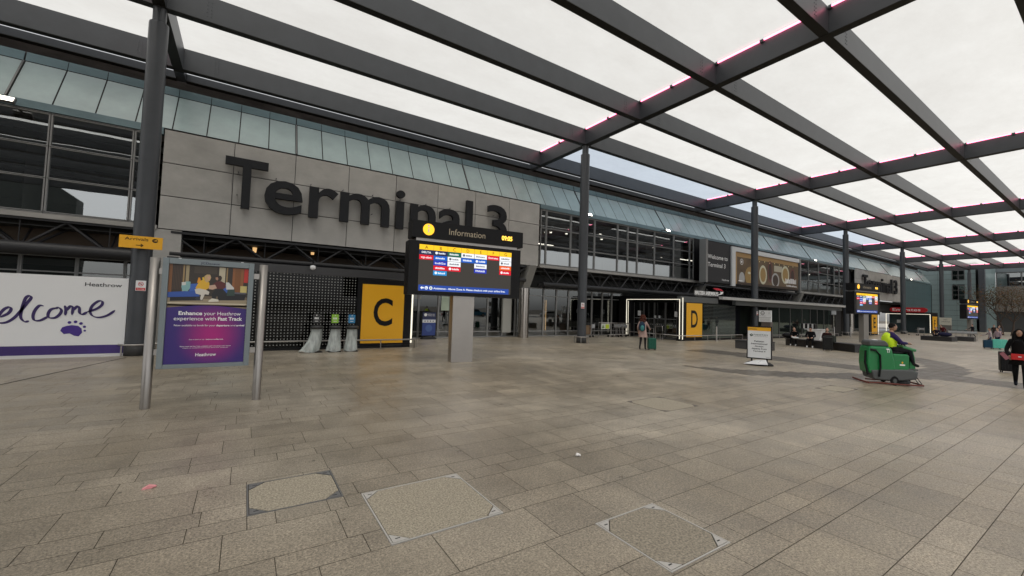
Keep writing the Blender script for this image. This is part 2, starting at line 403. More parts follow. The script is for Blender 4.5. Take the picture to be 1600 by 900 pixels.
# ================================================================== CANOPY
BX = [-2.9+19.31*i for i in range(-1, 7)]
BY = [23.3, 22.2, 17.82, 13.84, 9.83, 5.82, 1.8, -2.2, -6.2, -10.2]
ZB, ZT = 11.58, 12.52
can = thing('plaza_canopy', 'large dark steel canopy with white foil panels over the forecourt', 'canopy', (35, 8, ZB))
CT = TR(-35, -8, -ZB)
def cpart(name, mb, m): return mb.obj(name, m, can)
for i, x in enumerate(BX):
    mb = MB(); mb.T = CT
    wd = .17
    # box girder with lower flange, slightly bent down-turned end at the terminal side
    mb.box(x-wd, x+wd, BY[-1]-.2, BY[0]-.9, ZB+.02, ZT, STEEL); mb.box(x-wd-.004, x+wd+.004, BY[-1]-.2, BY[0]-.9, ZB, ZB+.019, SOFFIT)
    mb.add([(x-wd, BY[0]-.9, ZB), (x+wd, BY[0]-.9, ZB), (x+wd, BY[0]+.1, ZB+.03), (x-wd, BY[0]+.1, ZB+.03), (x-wd, BY[0]-.9, ZT), (x+wd, BY[0]-.9, ZT), (x+wd, BY[0]+.1, ZB+.34), (x-wd, BY[0]+.1, ZB+.34)],
           [(0, 3, 2, 1), (4, 5, 6, 7), (0, 4, 7, 3), (1, 2, 6, 5), (2, 3, 7, 6)], STEEL)
    cpart('cross_beam', mb, STEEL)
for j, y in enumerate(BY):
    for i in range(len(BX)-1):
        x0, x1 = BX[i]+.172, BX[i+1]-.172
        mb = MB(); mb.T = CT; wd = .14
        mb.box(x0, x1, y-wd, y+wd, ZB+.035, (ZB+.34 if j == 0 else ZT-.003), STEEL); mb.box(x0, x1, y-wd-.004, y+wd+.004, ZB+.015, ZB+.034, SOFFIT)
        if i < 4 and 0 < j < 6:
            for sx in (x0+1.1, x1-1.1):
                for a in (0, .12):
                    for k in range(5): mb.box(sx+a-.014, sx+a+.014, y-wd-.012, y-wd, ZB+.2+k*.13, ZB+.228+k*.13, STEEL)
        cpart('long_beam', mb, STEEL)
for j in range(1, len(BY)-1):
    for i in range(len(BX)-1):
        x0, x1 = BX[i]+.03, BX[i+1]-.03; y0, y1 = BY[j+1]+.02, BY[j]-.02
        mb = MB(); mb.T = CT; n = 6; vs = []; fs = []; nx = 8
        for a in range(nx+1):
            for b in range(n+1):
                u, v = a/nx, b/n; vs.append((x0+(x1-x0)*u, y0+(y1-y0)*v, ZT+.02+.16*math.sin(PI*v)*min(1, 4*u, 4*(1-u))))
        for a in range(nx):
            for b in range(n): k = a*(n+1)+b; fs.append((k, k+n+1, k+n+2, k+1))
        mb.add(vs, fs, None, True)
        cpart('roof_panel', mb, ROOFB if (j == 1 and i in (2, 3, 4)) else ROOF)
for i, x in enumerate(BX):
    for j in range(len(BY)-2 if i > 0 else 0):
        y0, y1 = BY[j+1]+.25, BY[j]-.25
        if y1-y0 < 1 or j > 6: continue
        mb = MB(); mb.T = CT; ym = (y0+y1)/2
        mb.box(x-.25, x-.2, y0, ym-.08, ZT-.06, ZT-.015, LEDP); mb.box(x-.25, x-.2, ym+.08, y1, ZT-.06, ZT-.015, LEDP)
        mb.box(x-.27, x-.17, ym-.06, ym+.06, ZT-.11, ZT-.01, STEEL); mb.box(x-.27, x-.17, y1, y1+.09, ZT-.11, ZT+.0, STEEL)
        cpart('pink_light_strip', mb, LEDP)
labels = ['nearest grey canopy column, thick, left of the poster stand and carrying the arrivals sign',
          'grey canopy column with a no smoking sign in front of the upper windows beside the sign wall',
          'grey canopy column rising in front of the brown billboard',
          'grey canopy column left of the tilted screens beside the second big wall sign',
          'grey canopy column standing in front of the red airline sign',
          'slim far canopy column before the grey green end wall',
          'farthest dark canopy column at the corner of the end wall']
colp = thing('canopy_column', labels[0], 'column', (BX[1], 17.82, 0), 0, 'columns carrying the canopy')
MB().lathe([(.262, .36), (.262, 11.0), (.255, 11.05), (.19, 11.06)], seg=28).obj('shaft', STEEL, colp)
MB().lathe([(.185, 11.05), (.185, ZB+.02)], seg=24).obj('neck', STEEL, colp)
MB().lathe([(.0, 0.002), (.29, 0.002), (.29, .34), (.262, .36)], seg=24).obj('plinth', mat('plinth_dark', (.05, .05, .05), .6, var=.2, vscale=6), colp)
rg = MB(); rg.tube([(.40*math.cos(2*PI*k/24), .40*math.sin(2*PI*k/24), .36) for k in range(24)], .028, 8, closed=True)
for k in range(4):
    a = PI/4+k*PI/2; rg.tube([(.40*math.cos(a), .40*math.sin(a), 0), (.40*math.cos(a), .40*math.sin(a), .36)], .022, 8)
rg.obj('bumper_ring', STAIN2, colp)
for i in range(2, 8): dup(colp, (BX[i], 17.82, 0), 0, labels[i-1], 'columns carrying the canopy')
# ================================================================== TERMINAL BUILDING
FY = 21.8
bld = thing('terminal_building', 'long airport terminal with teal sloping glass, wide upper windows and exposed trusses', 'building', (40, 22, 0))
BT = TR(-40, -22, 0)
def B(): m = MB(); m.T = BT.copy(); return m
def bp(name, mb, m=None, par=None):
    o = mb.obj(name, m, bld if par is None else par); return o
LX0, LX1 = -26.0, 107.0
# --- upper glazing: one window per bay of mullions
def upper_window(x0, x1, intr=True):
    f = B(); w2 = .05
    zs = [4.86, 6.12, 7.3, 8.5]
    for z in zs: f.box(x0+.012, x1-.012, FY-.06, FY+.06, z-.034, z+.034, ALU); f.box(x0+.012, x1-.012, FY-.064, FY-.06, z-.008, z+.008, BLACK)
    for x in (x0, x1): 
        s = 1 if x == x0 else -1
        f.box(min(x, x+s*.055)+(.012 if s > 0 else 0), max(x, x+s*.055)-(.012 if s < 0 else 0), FY-.062, FY+.058, 4.91, 8.46, ALU)
    o = bp('window', f, ALU)
    g = B(); g.add([(x0+.05, FY, 4.9), (x1-.05, FY, 4.9), (x1-.05, FY, 8.46), (x0+.05, FY, 8.46)], [(0, 1, 2, 3)])
    p = g.obj('pane', GLUP, o)
def bays(xs): 
    for a, b in zip(xs[:-1], xs[1:]): upper_window(a, b)
bays([-17.8, -15.5, -13.2, -10.9, -8.6, -6.33, -4.03, -3.2])
bays([16.2, 16.68, 18.84, 21.12, 23.52, 24.65, 25.75, 27.84, 30.35, 32.6, 33.2])
bays([50.6, 52.2, 53.5, 56.0, 58.8, 61.4, 63.4, 65.0, 67.0])
# sills, heads
m = B()
for a, b in ((LX0, -3.15), (16.15, 69.9)): m.box(a, b, FY-.16, FY+.2, 4.62, 4.80)
bp('window_ledge', m, mat('ledge_grey', (.33, .32, .30), .5, var=.12, vscale=1))
m = B()
for a, b in ((LX0, -3.15), (16.15, 70.2), (92, LX1)): m.box(a, b, FY-.1, FY+.15, 8.56, 8.84)
bp('gutter_band', m, TEALD)
for a, b, o_ in ((33.25, 34.3, -.1), (67.05, 70.1, .3)): m = B(); m.box(a, b, FY+o_, FY+o_+.2, 4.82, 8.55); bp('dark_infill', m, BLACK)
m = B(); m.box(34.3, 34.75, FY-.25, FY+.25, 4.3, 8.55); bp('pier', m, PANEL)
# --- sloping teal glass, in groups of eight lights
g0 = -16.65; step = 9.17
SL0, SL1 = (FY-.02, 8.86), (22.87, 10.66)
k = 0; x = g0
while x < LX1:
    x1 = min(x+step, LX1); m = B(); n = 8; sw = (x1-x)/n
    for i in range(n):
        a, b = x+sw*i, x+sw*(i+1); e = .022 if i else .05; e2 = .022 if i < n-1 else .05
        jit = random.uniform(-.004, .004)
        m.add([(a+e, SL0[0], SL0[1]), (b-e2, SL0[0], SL0[1]), (b-e2, SL1[0]+jit, SL1[1]), (a+e, SL1[0]-jit, SL1[1])], [(0, 1, 2, 3)], TEAL)
        m.add([(a+e*.5, SL1[0]+.02, SL1[1]+.04), (b-e2*.5, SL1[0]+.02, SL1[1]+.04), (b-e2*.5, SL1[0]+.12, SL1[1]+.42), (a+e*.5, SL1[0]+.12, SL1[1]+.42)], [(0, 1, 2, 3)], TEALD)
    bk = .03
    m.add([(x, SL0[0]+bk, SL0[1]), (x1, SL0[0]+bk, SL0[1]), (x1, SL1[0]+bk, SL1[1]), (x, SL1[0]+bk, SL1[1]), (x1, SL1[0]+bk+.14, SL1[1]+.42), (x, SL1[0]+bk+.14, SL1[1]+.42)], [(0, 1, 2, 3), (3, 2, 4, 5)], BLACK)
    m.bar((x, SL0[0]-.02, SL0[1]), (x, SL1[0]-.02, SL1[1]), .05, .07, ALUD)
    bp('sloping_glazing', m); x += step; k += 1
m = B(); m.box(LX0, LX1, 23.5, 23.62, 10.95, 11.78); bp('roof_fascia', m, FASC)
m = B(); m.box(LX0, LX1, 23.3, 60, 10.6, 11.2); bp('roof', m, FASC)
# --- interior of the upper floor
m = B(); m.box(LX0, 107, 22.1, 32, 4.4, 4.62); bp('floor_slab', m, DARKIN)
INW = mat('interior_pale_wall', (.36, .38, .36), .7, var=.12, vscale=.4)
m = B(); m.box(15, 70, 31.5, 31.8, 4.62, 6.7, INW); m.box(LX0, 14.9, 31.5, 31.8, 4.62, 6.7, DARKIN); m.box(LX0, 107, 31.4, 31.8, 6.72, 9.2, DARKIN)
m.box(LX0, 107, 22.9, 31.4, 8.5, 8.6, mat('brown_ceiling', (.09, .07, .05), .7)); 
for i in range(26):
    xx = LX0+i*4.6; m.box(xx, xx+.5, 22.9, 31.3, 8.05, 8.48, mat('ceiling_beam', (.10, .075, .05), .6))
bp('interior', m)
m = B()
for i in range(24): m.box(16.3+i*2.2, 16.3+i*2.2+2.17, 22.7, 22.76, 4.64, (6.02 if i % 5 else 5.9), mat('pale_partition', (.78, .79, .76), .6, var=.1, vscale=.5))
bp('partition', m)
for z_, r_ in ((8.22, .13), (7.72, .10), (6.98, .13), (6.55, .09)):  # added grey tubes behind the panes, imitating the canopy's reflected stripes
    for a_, b_ in ((-18, -3.3), (16.3, 33)):
        m = B(); m.tube([(a_, 22.75+.2*(z_ > 7), z_), (b_, 22.75+.2*(z_ > 7), z_)], r_*(1 if a_ < 0 else .7), 10); bp('canopy_reflection_tube', m, mat('reflection_grey', (.34, .34, .33), .5, var=.3, vscale=.6, vs=(.6, 1, 1)))
m = B(); random.seed(11)
for i in range(34):
    xx = random.uniform(15, 69); yy = random.uniform(23.5, 30.5); m.box(xx, xx+.13, yy, yy+.13, 7.95, 8.03)
for (a, b, yy) in ((17.2, 20.3, 24), (17.5, 21.5, 27), (36, 40, 25), (55, 59, 26)): m.box(a, b, yy, yy+.09, 7.2, 7.26)
bp('interior_light', m, mat('ceiling_lamp_lit', (1, 1, 1), .4, emit=(1, .93, .8), es=2.0))
m = B(); 
for (xx, yy) in ((21.9, 25), (26.4, 24), (31.2, 25), (-7.6, 25), (58, 25), (63, 25)): m.lathe([(.28, 4.65), (.28, 8.5)], (xx, yy, 0), 14)
bp('interior_column', m, mat('interior_column', (.3, .29, .27), .6))
# --- sign wall with extruded lettering
PANELB = mat('grey_cladding_mesh_dark', (.37, .358, .338), .5, var=.15, vscale=1.3, bump=.12, bscale=60); PANELC = mat('grey_cladding_mesh_pale', (.43, .418, .395), .5, var=.12, vscale=.9, bump=.12, bscale=60)
def sign_wall(x0, x1, label, light_at=True):
    n = 8; cw = (x1-x0)/n; w = B(); g = .022
    zs = [4.69, 6.06, 7.43, 8.81]
    w.box(x0+.05, x1-.05, FY+.03, FY+.2, 4.72, 8.78, BLACK)
    for i in range(n):
        for a, b in zip(zs[:-1], zs[1:]): w.box(x0+cw*i+g, x0+cw*(i+1)-g, FY-.03, FY+.03, a+.018, b-.018, random.choice((PANEL, PANEL, PANELB, PANELC)))
        if i: w.box(x0+cw*i-g*.9, x0+cw*i-g*.1, FY-.018, FY+.031, 4.70, 8.80, mat('joint_cover', (.45, .44, .42), .4))
    o = bp('sign_wall', w)
    def ex(t): v = text_geo(t, .012)[0]; return min(p[0] for p in v), max(p[0] for p in v)
    word = 'erminal'; pos = 0; spans = []; hm = ex('H')[1]
    for ch in word: a_, b_ = ex(ch); spans.append((pos+a_, pos+b_)); pos += ex(ch+'H')[1]-hm
    k0, k1 = spans[0][0], spans[-1][1]; u0, u1 = x0+3.62, x0+14.1
    lay = [('T', x0+2.12, x0+3.72)]+[(ch, u0+(a_-k0)/(k1-k0)*(u1-u0), u0+(b_-k0)/(k1-k0)*(u1-u0)) for ch, (a_, b_) in zip(word, spans)]+[('3', x0+15.1, x0+16.5)]
    for ch, a_, b_ in lay:
        L = B(); L.text(ch, a_, 5.93, 2.12, FY-.40, LETTER, w=b_-a_, off=.012, depth=.2); L.obj('letter', LETTER, o)
    s = B()
    for i in range(10):
        xx = x0+2.6+i*1.45
        for zz in (6.5, 7.5): s.tube([(xx, FY-.21, zz), (xx, FY-.03, zz)], .02, 6)
    s.obj('letter_bracket', ALUD, o)
    return o
sign_wall(-3.14, 16.1, '')
sign_wall(70.3, 91.0, '')
# --- exposed trusses under the upper floor
def truss(x0, x1, n, y=FY-.02, zt=4.55, zb=3.52, first_down=True, rc=.12, low=True):
    t = B(); TM = mat('truss_dark_paint', (.032, .032, .034), .45, spec=.3)
    t.tube([(x0, y, zb), (x1, y, zb)], rc*1.25, 10, TM); t.bar((x0, y, zt+.03), (x1, y, zt+.03), .2, .1, TM)
    h = (x1-x0)/n
    for i in range(n):
        a = x0+h*i; m_ = a+h/2
        t.tube([(a, y, zt), (m_, y, zb)], .05, 6, TM); t.tube([(m_, y, zb), (a+h, y, zt)], .05, 6, TM)
        t.tube([(a, y+.9, zt), (m_, y+.5, zb)], .05, 6, TM); t.tube([(m_, y+.5, zb), (a+h, y+.9, zt)], .05, 6, TM)
        t.tube([(m_, y, zb), (m_, y, zt)], .02, 5, TM); t.bar((m_, y+.1, zb), (m_, y+1.2, zt), .05, .05, TM)
    t.tube([(x0, y+.5, zb), (x1, y+.5, zb)], rc*.8, 8, TM)
    return bp('truss', t)
truss(-19.8, -3.35, 7, rc=.19)
truss(-2.7, 15.1, 8, zb=3.7, rc=.09)
truss(16.5, 33.3, 8, rc=.13, zt=4.6)
truss(36, 52, 8, rc=.1); truss(53.9, 69.3, 8, rc=.1)
m = B(); m.box(-26, -3.3, 22.9, 23.1, 3.0, 4.4); m.box(-3, 15.2, 23.6, 23.8, 3.0, 4.4); bp('soffit_wall', m, mat('brown_soffit', (.10, .072, .05), .7, var=.1, vscale=1))
m = B(); m.box(16, 107, 23.4, 23.6, 3.0, 4.4); m.box(LX0, 107, 21.9, 24, 4.36, 4.39); bp('soffit', m, mat('dark_soffit', (.035, .037, .036), .6))
m = B()
for x0_, x1_ in ((-3.35, -2.35),): m.box(x0_, x1_, FY-.1, FY+.6, 0, 4.66)
bp('wall_pier', m, PANEL)
# raking brackets on steel columns
for xc in (15.25, 34.3, 53.6, 69.7):
    m = B(); 
    m.add([(xc-.28, FY+.1, 3.2), (xc+.28, FY+.1, 3.2), (xc+.28, FY+.62, 3.2), (xc-.28, FY+.62, 3.2), (xc-.02, FY-.35, 4.66), (xc+.54, FY-.35, 4.66), (xc+.54, FY+.6, 4.66), (xc-.02, FY+.6, 4.66)],
          [(0, 3, 2, 1), (4, 5, 6, 7), (0, 1, 5, 4), (1, 2, 6, 5), (2, 3, 7, 6), (3, 0, 4, 7)])
    bp('raking_bracket', m, mat('bracket_grey', (.24, .235, .22), .5))
    m = B(); m.lathe([(.36, 0.0), (.36, 3.2)], (xc, FY+.3, 0), 26); bp('steel_column', m, mat('polished_column', (.42, .39, .36), .2, metal=1))
# --- ground floor shopfront
GY = 22.8
def shopfront(xs, zt=3.3, tr=2.78, gl=GLLO, fr=ALU):
    for a, b in zip(xs[:-1], xs[1:]):
        f = B()
        f.box(a+.005, a+.05, GY-.06, GY+.04, .0, zt, fr); f.box(b-.05, b-.005, GY-.06, GY+.04, 0, zt, fr)
        for z, h in ((.03, .03), (.36, .03), (tr, .025), (zt, .03)): f.box(a+.052, b-.052, GY-.05, GY+.03, z-h, z+h, fr)
        o = bp('shopfront_window', f)
        p = B(); p.add([(a+.05, GY, .05), (b-.05, GY, .05), (b-.05, GY, zt-.03), (a+.05, GY, zt-.03)], [(0, 1, 2, 3)]); p.obj('pane', gl, o)
shopfront([6.6, 7.5, 8.38, 9.6, 10.34, 11.76, 12.94, 14.04, 15.03, 15.9, 17.37, 18.51, 19.63, 20.8, 21.95, 23.03, 24.07, 25.2])
shopfront([-14.6, -13.1, -11.6, -10.1, -8.6, -7.1, -5.6, -4.2, -3.4], zt=3.35, tr=2.75)
shopfront([64.5, 66, 67.5, 69, 71, 73, 75, 77, 79, 81], zt=3.6, tr=2.8)
m = B(); m.box(13.95, 14.6, GY-.25, GY-.1, .3, 3.3); bp('door_pier', m, mat('pale_pier', (.38, .38, .35), .5))
m = B(); m.box(-26, 107, 31, 31.2, 0, 4.3, DARKIN); m.box(-26, 107, 23, 31, 4.3, 4.35, DARKIN); m.box(-26, 107, 23, 31, -.004, .004, mat('indoor_floor', (.12, .11, .1), .3))
for (x_, y_, w_, h_) in ((8.0, 27, 3, 1.3), (12.4, 28, 2.2, 1.2), (18.5, 26.5, 3.4, 1.25), (22, 28, 2.6, 1.1), (-8, 27, 5, 1.4)):
    m.box(x_, x_+w_, y_, y_+.6, .01, h_, mat('desk_grey', (.2, .2, .19), .5))
m.box(8.6, 9.9, 26.5, 26.6, 2.3, 2.6, YEL)
bp('ground_floor_interior', m)
m = B()
for xx, yy in ((7.5, 25), (9.5, 27), (11.5, 25), (13.5, 27), (17.6, 25), (19.9, 27), (22.2, 25)): m.lathe([(.001, 4.2), (.12, 4.19), (.12, 4.25)], (xx, yy, 0), 12)
for xx in (19.9, 20.1): m.box(xx, xx+.04, 26, 26.05, .2, 2.6)
bp('interior_downlight', m, WARM)
m = B(); m.add([(9.78, GY-.02, 1.62), (10.3, GY-.02, 1.62), (10.3, GY-.02, 2.45), (9.78, GY-.02, 2.45)], [(0, 1, 2, 3)]); bp('window_poster', m, mat('pale_green_paper', (.5, .6, .47), .6))
# downlights glowing under the sign wall
for (xx, zz) in ((.25, 4.12), (2.7, 4.25)):
    m = B(); m.lathe([(.07, zz), (.09, zz+.22), (.001, zz+.23)], (xx, 22.6, 0), 12, WARM); bp('wall_downlight', m)
# --- far return: teal wall, end wall
m = B()
for i in range(6):
    for j in range(7):
        m.box(91.05+i*2.7, 91.05+i*2.7+2.68, FY+.0, FY+.3, 1.4+j*1.05, 1.4+j*1.05+1.03, TEALW)
bp('teal_wall', m)
m = B(); m.box(91, 108, FY+.05, FY+.3, 0, 8.5, BLACK); bp('wall_core', m)
end = thing('end_building', 'grey green clad block closing the far end of the plaza, with two tall windows', 'building', (118, 15, 0))
ET = TR(-118, -15, 0)
m = MB(); m.T = ET
for i in range(4):
    for j in range(13):
        ya = 17.8+i*2.6; yb = min(ya+2.57, 28); z0 = -.0+j*1.02
        if i == 0 and (z0 < 8.9 < z0+1.5 or 6.1 <= z0 < 9 or 9.9 < z0 < 12.9):
            m.box(118, 118.3, ya, 19.25, z0+.02, z0+1, TEALW2); m.box(118, 118.3, 20.95, yb, z0+.02, z0+1, TEALW2)
        else: m.box(118, 118.3, ya, yb, z0+.02, z0+1, TEALW2)
m.box(118.05, 126, 17.8, 30, 0, 13.4, mat('joint_dark', (.03, .04, .04), .8))
m.obj('wall', None, end)
for z0, z1 in ((6.2, 8.95), (10.1, 12.9)):
    m = MB(); m.T = ET
    for zz in (z0, (z0*2+z1)/3, (z0+2*z1)/3, z1): m.box(117.95, 118.04, 19.27, 20.93, zz-.05, zz+.05, ALUD)
    for yy in (19.27, 20.1, 20.93): m.box(117.96, 118.03, yy-.05, yy+.05, z0, z1, ALUD)
    o = m.obj('window', None, end)
    m = MB(); m.T = ET; m.add([(118.0, 20.9, z0), (118.0, 19.3, z0), (118.0, 19.3, z1), (118.0, 20.9, z1)], [(0, 1, 2, 3)]); m.obj('pane', GLGR, o)
m = MB(); m.T = ET; m.box(117.7, 118.6, 16.6, 17.4, 0, 12.9); m.obj('corner_post', STEEL, end)
off = thing('office_building', 'low dark building with a ribbon of upper windows behind the bare tree at far right', 'building', (131, 0, 0))
OT = TR(-131, 0, 0)
m = MB(); m.T = OT
m.box(131, 145, -60, 17.0, 0, 4.2, mat('office_dark', (.03, .03, .03), .6)); m.box(130.6, 145, -60, 17.0, 4.2, 9.3, mat('office_grey_brown', (.13, .115, .10), .6, var=.15, vscale=.3)); m.box(130.8, 145, -60, 17.0, 12.3, 13.6, mat('office_top', (.12, .14, .15), .5))
m.box(131.6, 145, -60, 17.0, 9.3, 12.3, BLACK)
m.obj('wall', None, off)
for i in range(16):
    y0 = 16.9-i*3.3; m = MB(); m.T = OT
    m.box(130.9, 131.1, y0-3.25, y0, 9.32, 9.5, ALUD); m.box(130.9, 131.1, y0-3.25, y0, 12.1, 12.28, ALUD); m.box(130.9, 131.1, y0-.16, y0, 9.5, 12.1, ALUD)
    o = m.obj('window', None, off)
    m = MB(); m.T = OT; m.add([(131, y0-.16, 9.5), (131, y0-3.25, 9.5), (131, y0-3.25, 12.1), (131, y0-.16, 12.1)], [(0, 1, 2, 3)]); m.obj('pane', GLUP, o)
m = MB(); m.T = OT
m.box(118.6, 130.5, 16.9, 17.3, 0, 13, mat('glass_corner', (.14, .19, .19), .3, var=.3, vscale=.4)); m.obj('glazed_corner', None, off)
# building across the road behind the viewer: only ever seen in the glass
m = MB(); m.prism([(-60, 0), (4.9, 0), (4.9, 15.6), (3.6, 16.6), (1.8, 17.9), (-60, 19)], 3, 6, mat('opposite_wall', (.07, .08, .075), .7, var=.2, vscale=.2))
m.obj('opposite_building', None, loc=(-26, -46, 0)); tag(bpy.data.objects['opposite_building'], 'plain dark block across the road, seen only as a reflection in the terminal glass', 'building')

# ================================================================== ENTRANCE BOXES
def panel_letter(mb, x0, x1, z0, z1, y, ch, lw, lh):
    mb.flat(x0, x1, z0, z1, y, YEL); mb.text(ch, (x0+x1)/2, (z0+z1)/2-lh/2+.08, lh, y-.004, BLACK, w=lw, off=0.018, anchor='c')
def rail(mb, pts, z=.38, m=STAIN2):
    mb.tube([(x, y, z) for x, y in pts], .03, 8, m)
    for (a, b) in zip(pts[:-1], pts[1:]):
        L = math.dist(a, b); n = max(1, int(L/1.3))
        for i in range(n+1): x = a[0]+(b[0]-a[0])*i/n; y = a[1]+(b[1]-a[1])*i/n; mb.tube([(x, y, 0), (x, y, z)], .02, 6, m)
# C
c = thing('check_in_entrance', 'black entrance box with a big yellow C panel and dotted black screen', 'entrance', (3, 19, 0))
T = TR(-3, -19, 0)
def M(tt=T): m = MB(); m.T = tt.copy(); return m
m = M(); m.box(-2.3, 6.28, 18.06, 18.2, 2.98, 3.3, mat('grey_header', (.04, .04, .043), .45)); m.box(3.95, 6.3, 18.04, 18.1, .12, 2.96, BLACK); m.box(-2.3, 6.28, 18.2, 22.6, 3.05, 3.28, BLACK); m.box(-2.3, 6.3, 18.05, 18.6, 0, .1, BLACK)
m.box(6.0, 6.3, 18.1, 18.4, 0, 2.96, BLACK); m.box(6.0, 6.3, 21.5, 22.6, 0, 2.96, BLACK); m.obj('wall', None, c)
m = M(); panel_letter(m, 4.14, 5.95, .21, 2.72, 18.02, 'C', .82, 1.12); m.obj('letter_panel', None, c)
m = M(); m.box(6.31, 6.36, 18.0, 18.06, .2, 2.72, LED); m.box(6.31, 6.36, 21.4, 21.46, .2, 2.72, LED); m.box(6.31, 6.36, 18.06, 21.4, 2.66, 2.72, LED); m.obj('light_strip', None, c)
# perforated screen: dark glass with a grid of reflective dots
m = M(); m.box(-2.2, 3.94, 18.1, 18.12, .1, 2.96, glass('dark_screen_glass', (.18, .18, .18), (.5, .5, .5), 1.5))
DOT = mat('screen_dot', (.30, .30, .29), .45)
nx, nz = 53, 25; s = .115
for i in range(nx):
    for j in range(nz): m.disc(-2.12+i*s, .2+j*s, .023, 18.095, DOT, seg=6)
m.obj('dotted_screen', None, c)
m = M(); m.box(-2.2, 3.9, 20.6, 20.8, .05, 2.95, DARKIN); m.box(.9, 2.2, 20.5, 20.58, .15, 2.0, mat('yellow_lit_wall', (.35, .27, .10), .6)); m.box(2.3, 3.1, 20.45, 20.55, 1.95, 2.1, YEL); m.box(-.4, .5, 20.5, 20.58, .2, 2.6, mat('olive_wall', (.2, .17, .09), .6)); m.obj('inner_wall', None, c)
m = M(); rail(m, [(-2.4, 17.62), (6.35, 17.62), (6.62, 18.0)]); m.obj('bumper_rail', None, c)
m = M(); m.box(-.9, .05, 17.75, 17.95, .3, 1.55, mat('pale_kiosk', (.42, .48, .46), .4)); m.box(-1.2, .1, 17.7, 17.98, 0, .3, mat('kiosk_base', (.25, .27, .26), .5)); m.obj('kiosk', None, c)
# D
dd = thing('check_in_entrance', 'black entrance box with light framed doors and a yellow D panel', 'entrance', (38, 19, 0))
T2 = TR(-38, -19, 0)
m = M(T2); m.box(24.8, 29.3, 17.2, 17.5, 2.66, 3.05, mat('grey_header2', (.075, .08, .08), .4)); m.box(24.8, 27.3, 17.2, 17.45, 0.12, 2.66, BLACK); m.box(24.8, 25.1, 21.5, 22.7, 0, 3.0, BLACK); m.box(24.8, 52, 17.45, 22.7, 3.0, 3.1, BLACK)
m.box(24.8, 25.0, 17.45, 21.5, 2.8, 3.0, BLACK); m.box(24.8, 52, 17.22, 17.5, 0, .11, BLACK); m.box(25.6, 25.7, 17.5, 22.6, 0.0, 2.8, DARKIN); m.obj('wall', None, dd)
m = M(T2); panel_letter(m, 25.42, 27.26, .25, 2.6, 17.17, 'D', .78, 1.14); m.obj('letter_panel', None, dd)
m = M(T2)
for o_ in (0, .14):
    w_ = .035 if o_ == 0 else .02
    xx = 24.74+o_*.3
    m.box(xx, xx+.03, 21.88-o_-w_, 21.88-o_, .14, 2.84-o_, LED)
    if o_ == 0: m.box(xx, xx+.03, 17.22+o_, 17.22+o_+w_, .14, 2.84-o_, LED); m.box(xx, xx+.03, 17.22+o_+w_, 21.88-o_-w_, 2.84-o_-w_, 2.84-o_, LED)
m.box(24.985, 25.015, 17.15, 17.185, .1, 2.95, LED)
m.obj('light_strip', None, dd)
for y0 in (17.75, 18.7, 19.65, 20.6):
    m = M(T2)
    for yy in (y0+.02, y0+.9): m.box(25.18, 25.26, yy-.02, yy+.02, .05, 2.6, ALUD)
    m.box(25.18, 25.26, y0, y0+.92, .03, .12, ALUD)
    for i in range(9): m.box(25.19, 25.195, y0+.08+i*.09, y0+.11+i*.09, 1.42, 1.45, WHITE)
    for i in range(5): m.box(25.19, 25.195, y0+.1+i*.17, y0+.13+i*.17, .98, 1.01, WHITE)
    o = m.obj('door', None, dd)
    m = M(T2); m.add([(25.22, y0+.9, .1), (25.22, y0+.02, .1), (25.22, y0+.02, 2.6), (25.22, y0+.9, 2.6)], [(0, 1, 2, 3)]); m.obj('pane', GLLO, o)
for y0, z0, w_, h_ in ((20.8, 1.62, .26, .36), (17.62, 1.62, .26, .36), (19.42, 1.5, .14, .16), (19.05, 1.5, .14, .16)):
    m = M(T2); m.box(25.10, 25.112, y0, y0+w_, z0, z0+h_, WHITE)
    for k_ in range(4): m.box(25.094, 25.099, y0+.03, y0+w_-.03, z0+h_*(.2+.18*k_), z0+h_*(.2+.18*k_)+.015, mat('print_grey', (.2, .2, .2)))
    m.obj('paper_notice', None, dd)
m = M(T2)
for i in range(9):
    for j in range(0): pass
m.add([(27.3, 17.25, .12), (31.7, 17.25, .12), (31.7, 17.25, 2.62), (27.3, 17.25, 2.62)], [(0, 1, 2, 3)], GLGR)
lv = mat('louvre_grey', (.16, .17, .165), .35)
for j in range(24): m.box(27.3+(1.3 if j < 12 else .2), 31.7, 17.2, 17.235, .2+j*.1, .212+j*.1, lv)
m.obj('louvred_window', None, dd)
m = M(T2); m.box(31.75, 36.6, 19.5, 19.6, .1, 3.0, mat('blue_black', (.012, .014, .025), .5)); m.box(27.3, 31.7, 19, 19.1, .1, 2.7, DARKIN); m.box(36.6, 52, 20.2, 20.3, .1, 2.7, mat('green_dark', (.05, .06, .05), .5, var=.5, vscale=.5)); m.obj('inner_wall', None, dd)
xs = [36.6, 38.6, 40.6, 42.9, 44.6, 46.1, 47.6, 49.2]
for a, b in zip(xs[:-1], xs[1:]):
    m = M(T2); m.box(a, a+.06, 17.2, 17.28, .1, 2.6, ALUD); m.box(a+.062, b, 17.2, 17.28, .1, .16, ALUD); o = m.obj('window', None, dd)
    m = M(T2); m.add([(a+.06, 17.24, .16), (b, 17.24, .16), (b, 17.24, 2.6), (a+.06, 17.24, 2.6)], [(0, 1, 2, 3)]); m.obj('pane', GLGR, o)
m = M(T2); m.box(31.7, 52, 17.2, 17.5, 2.62, 3.0, mat('grey_header2', (.075, .08, .08))); m.box(29.3, 52.2, 16.85, 17.15, 2.98, 3.18, mat('pale_gutter', (.42, .42, .41), .45)); m.obj('gutter', None, dd)
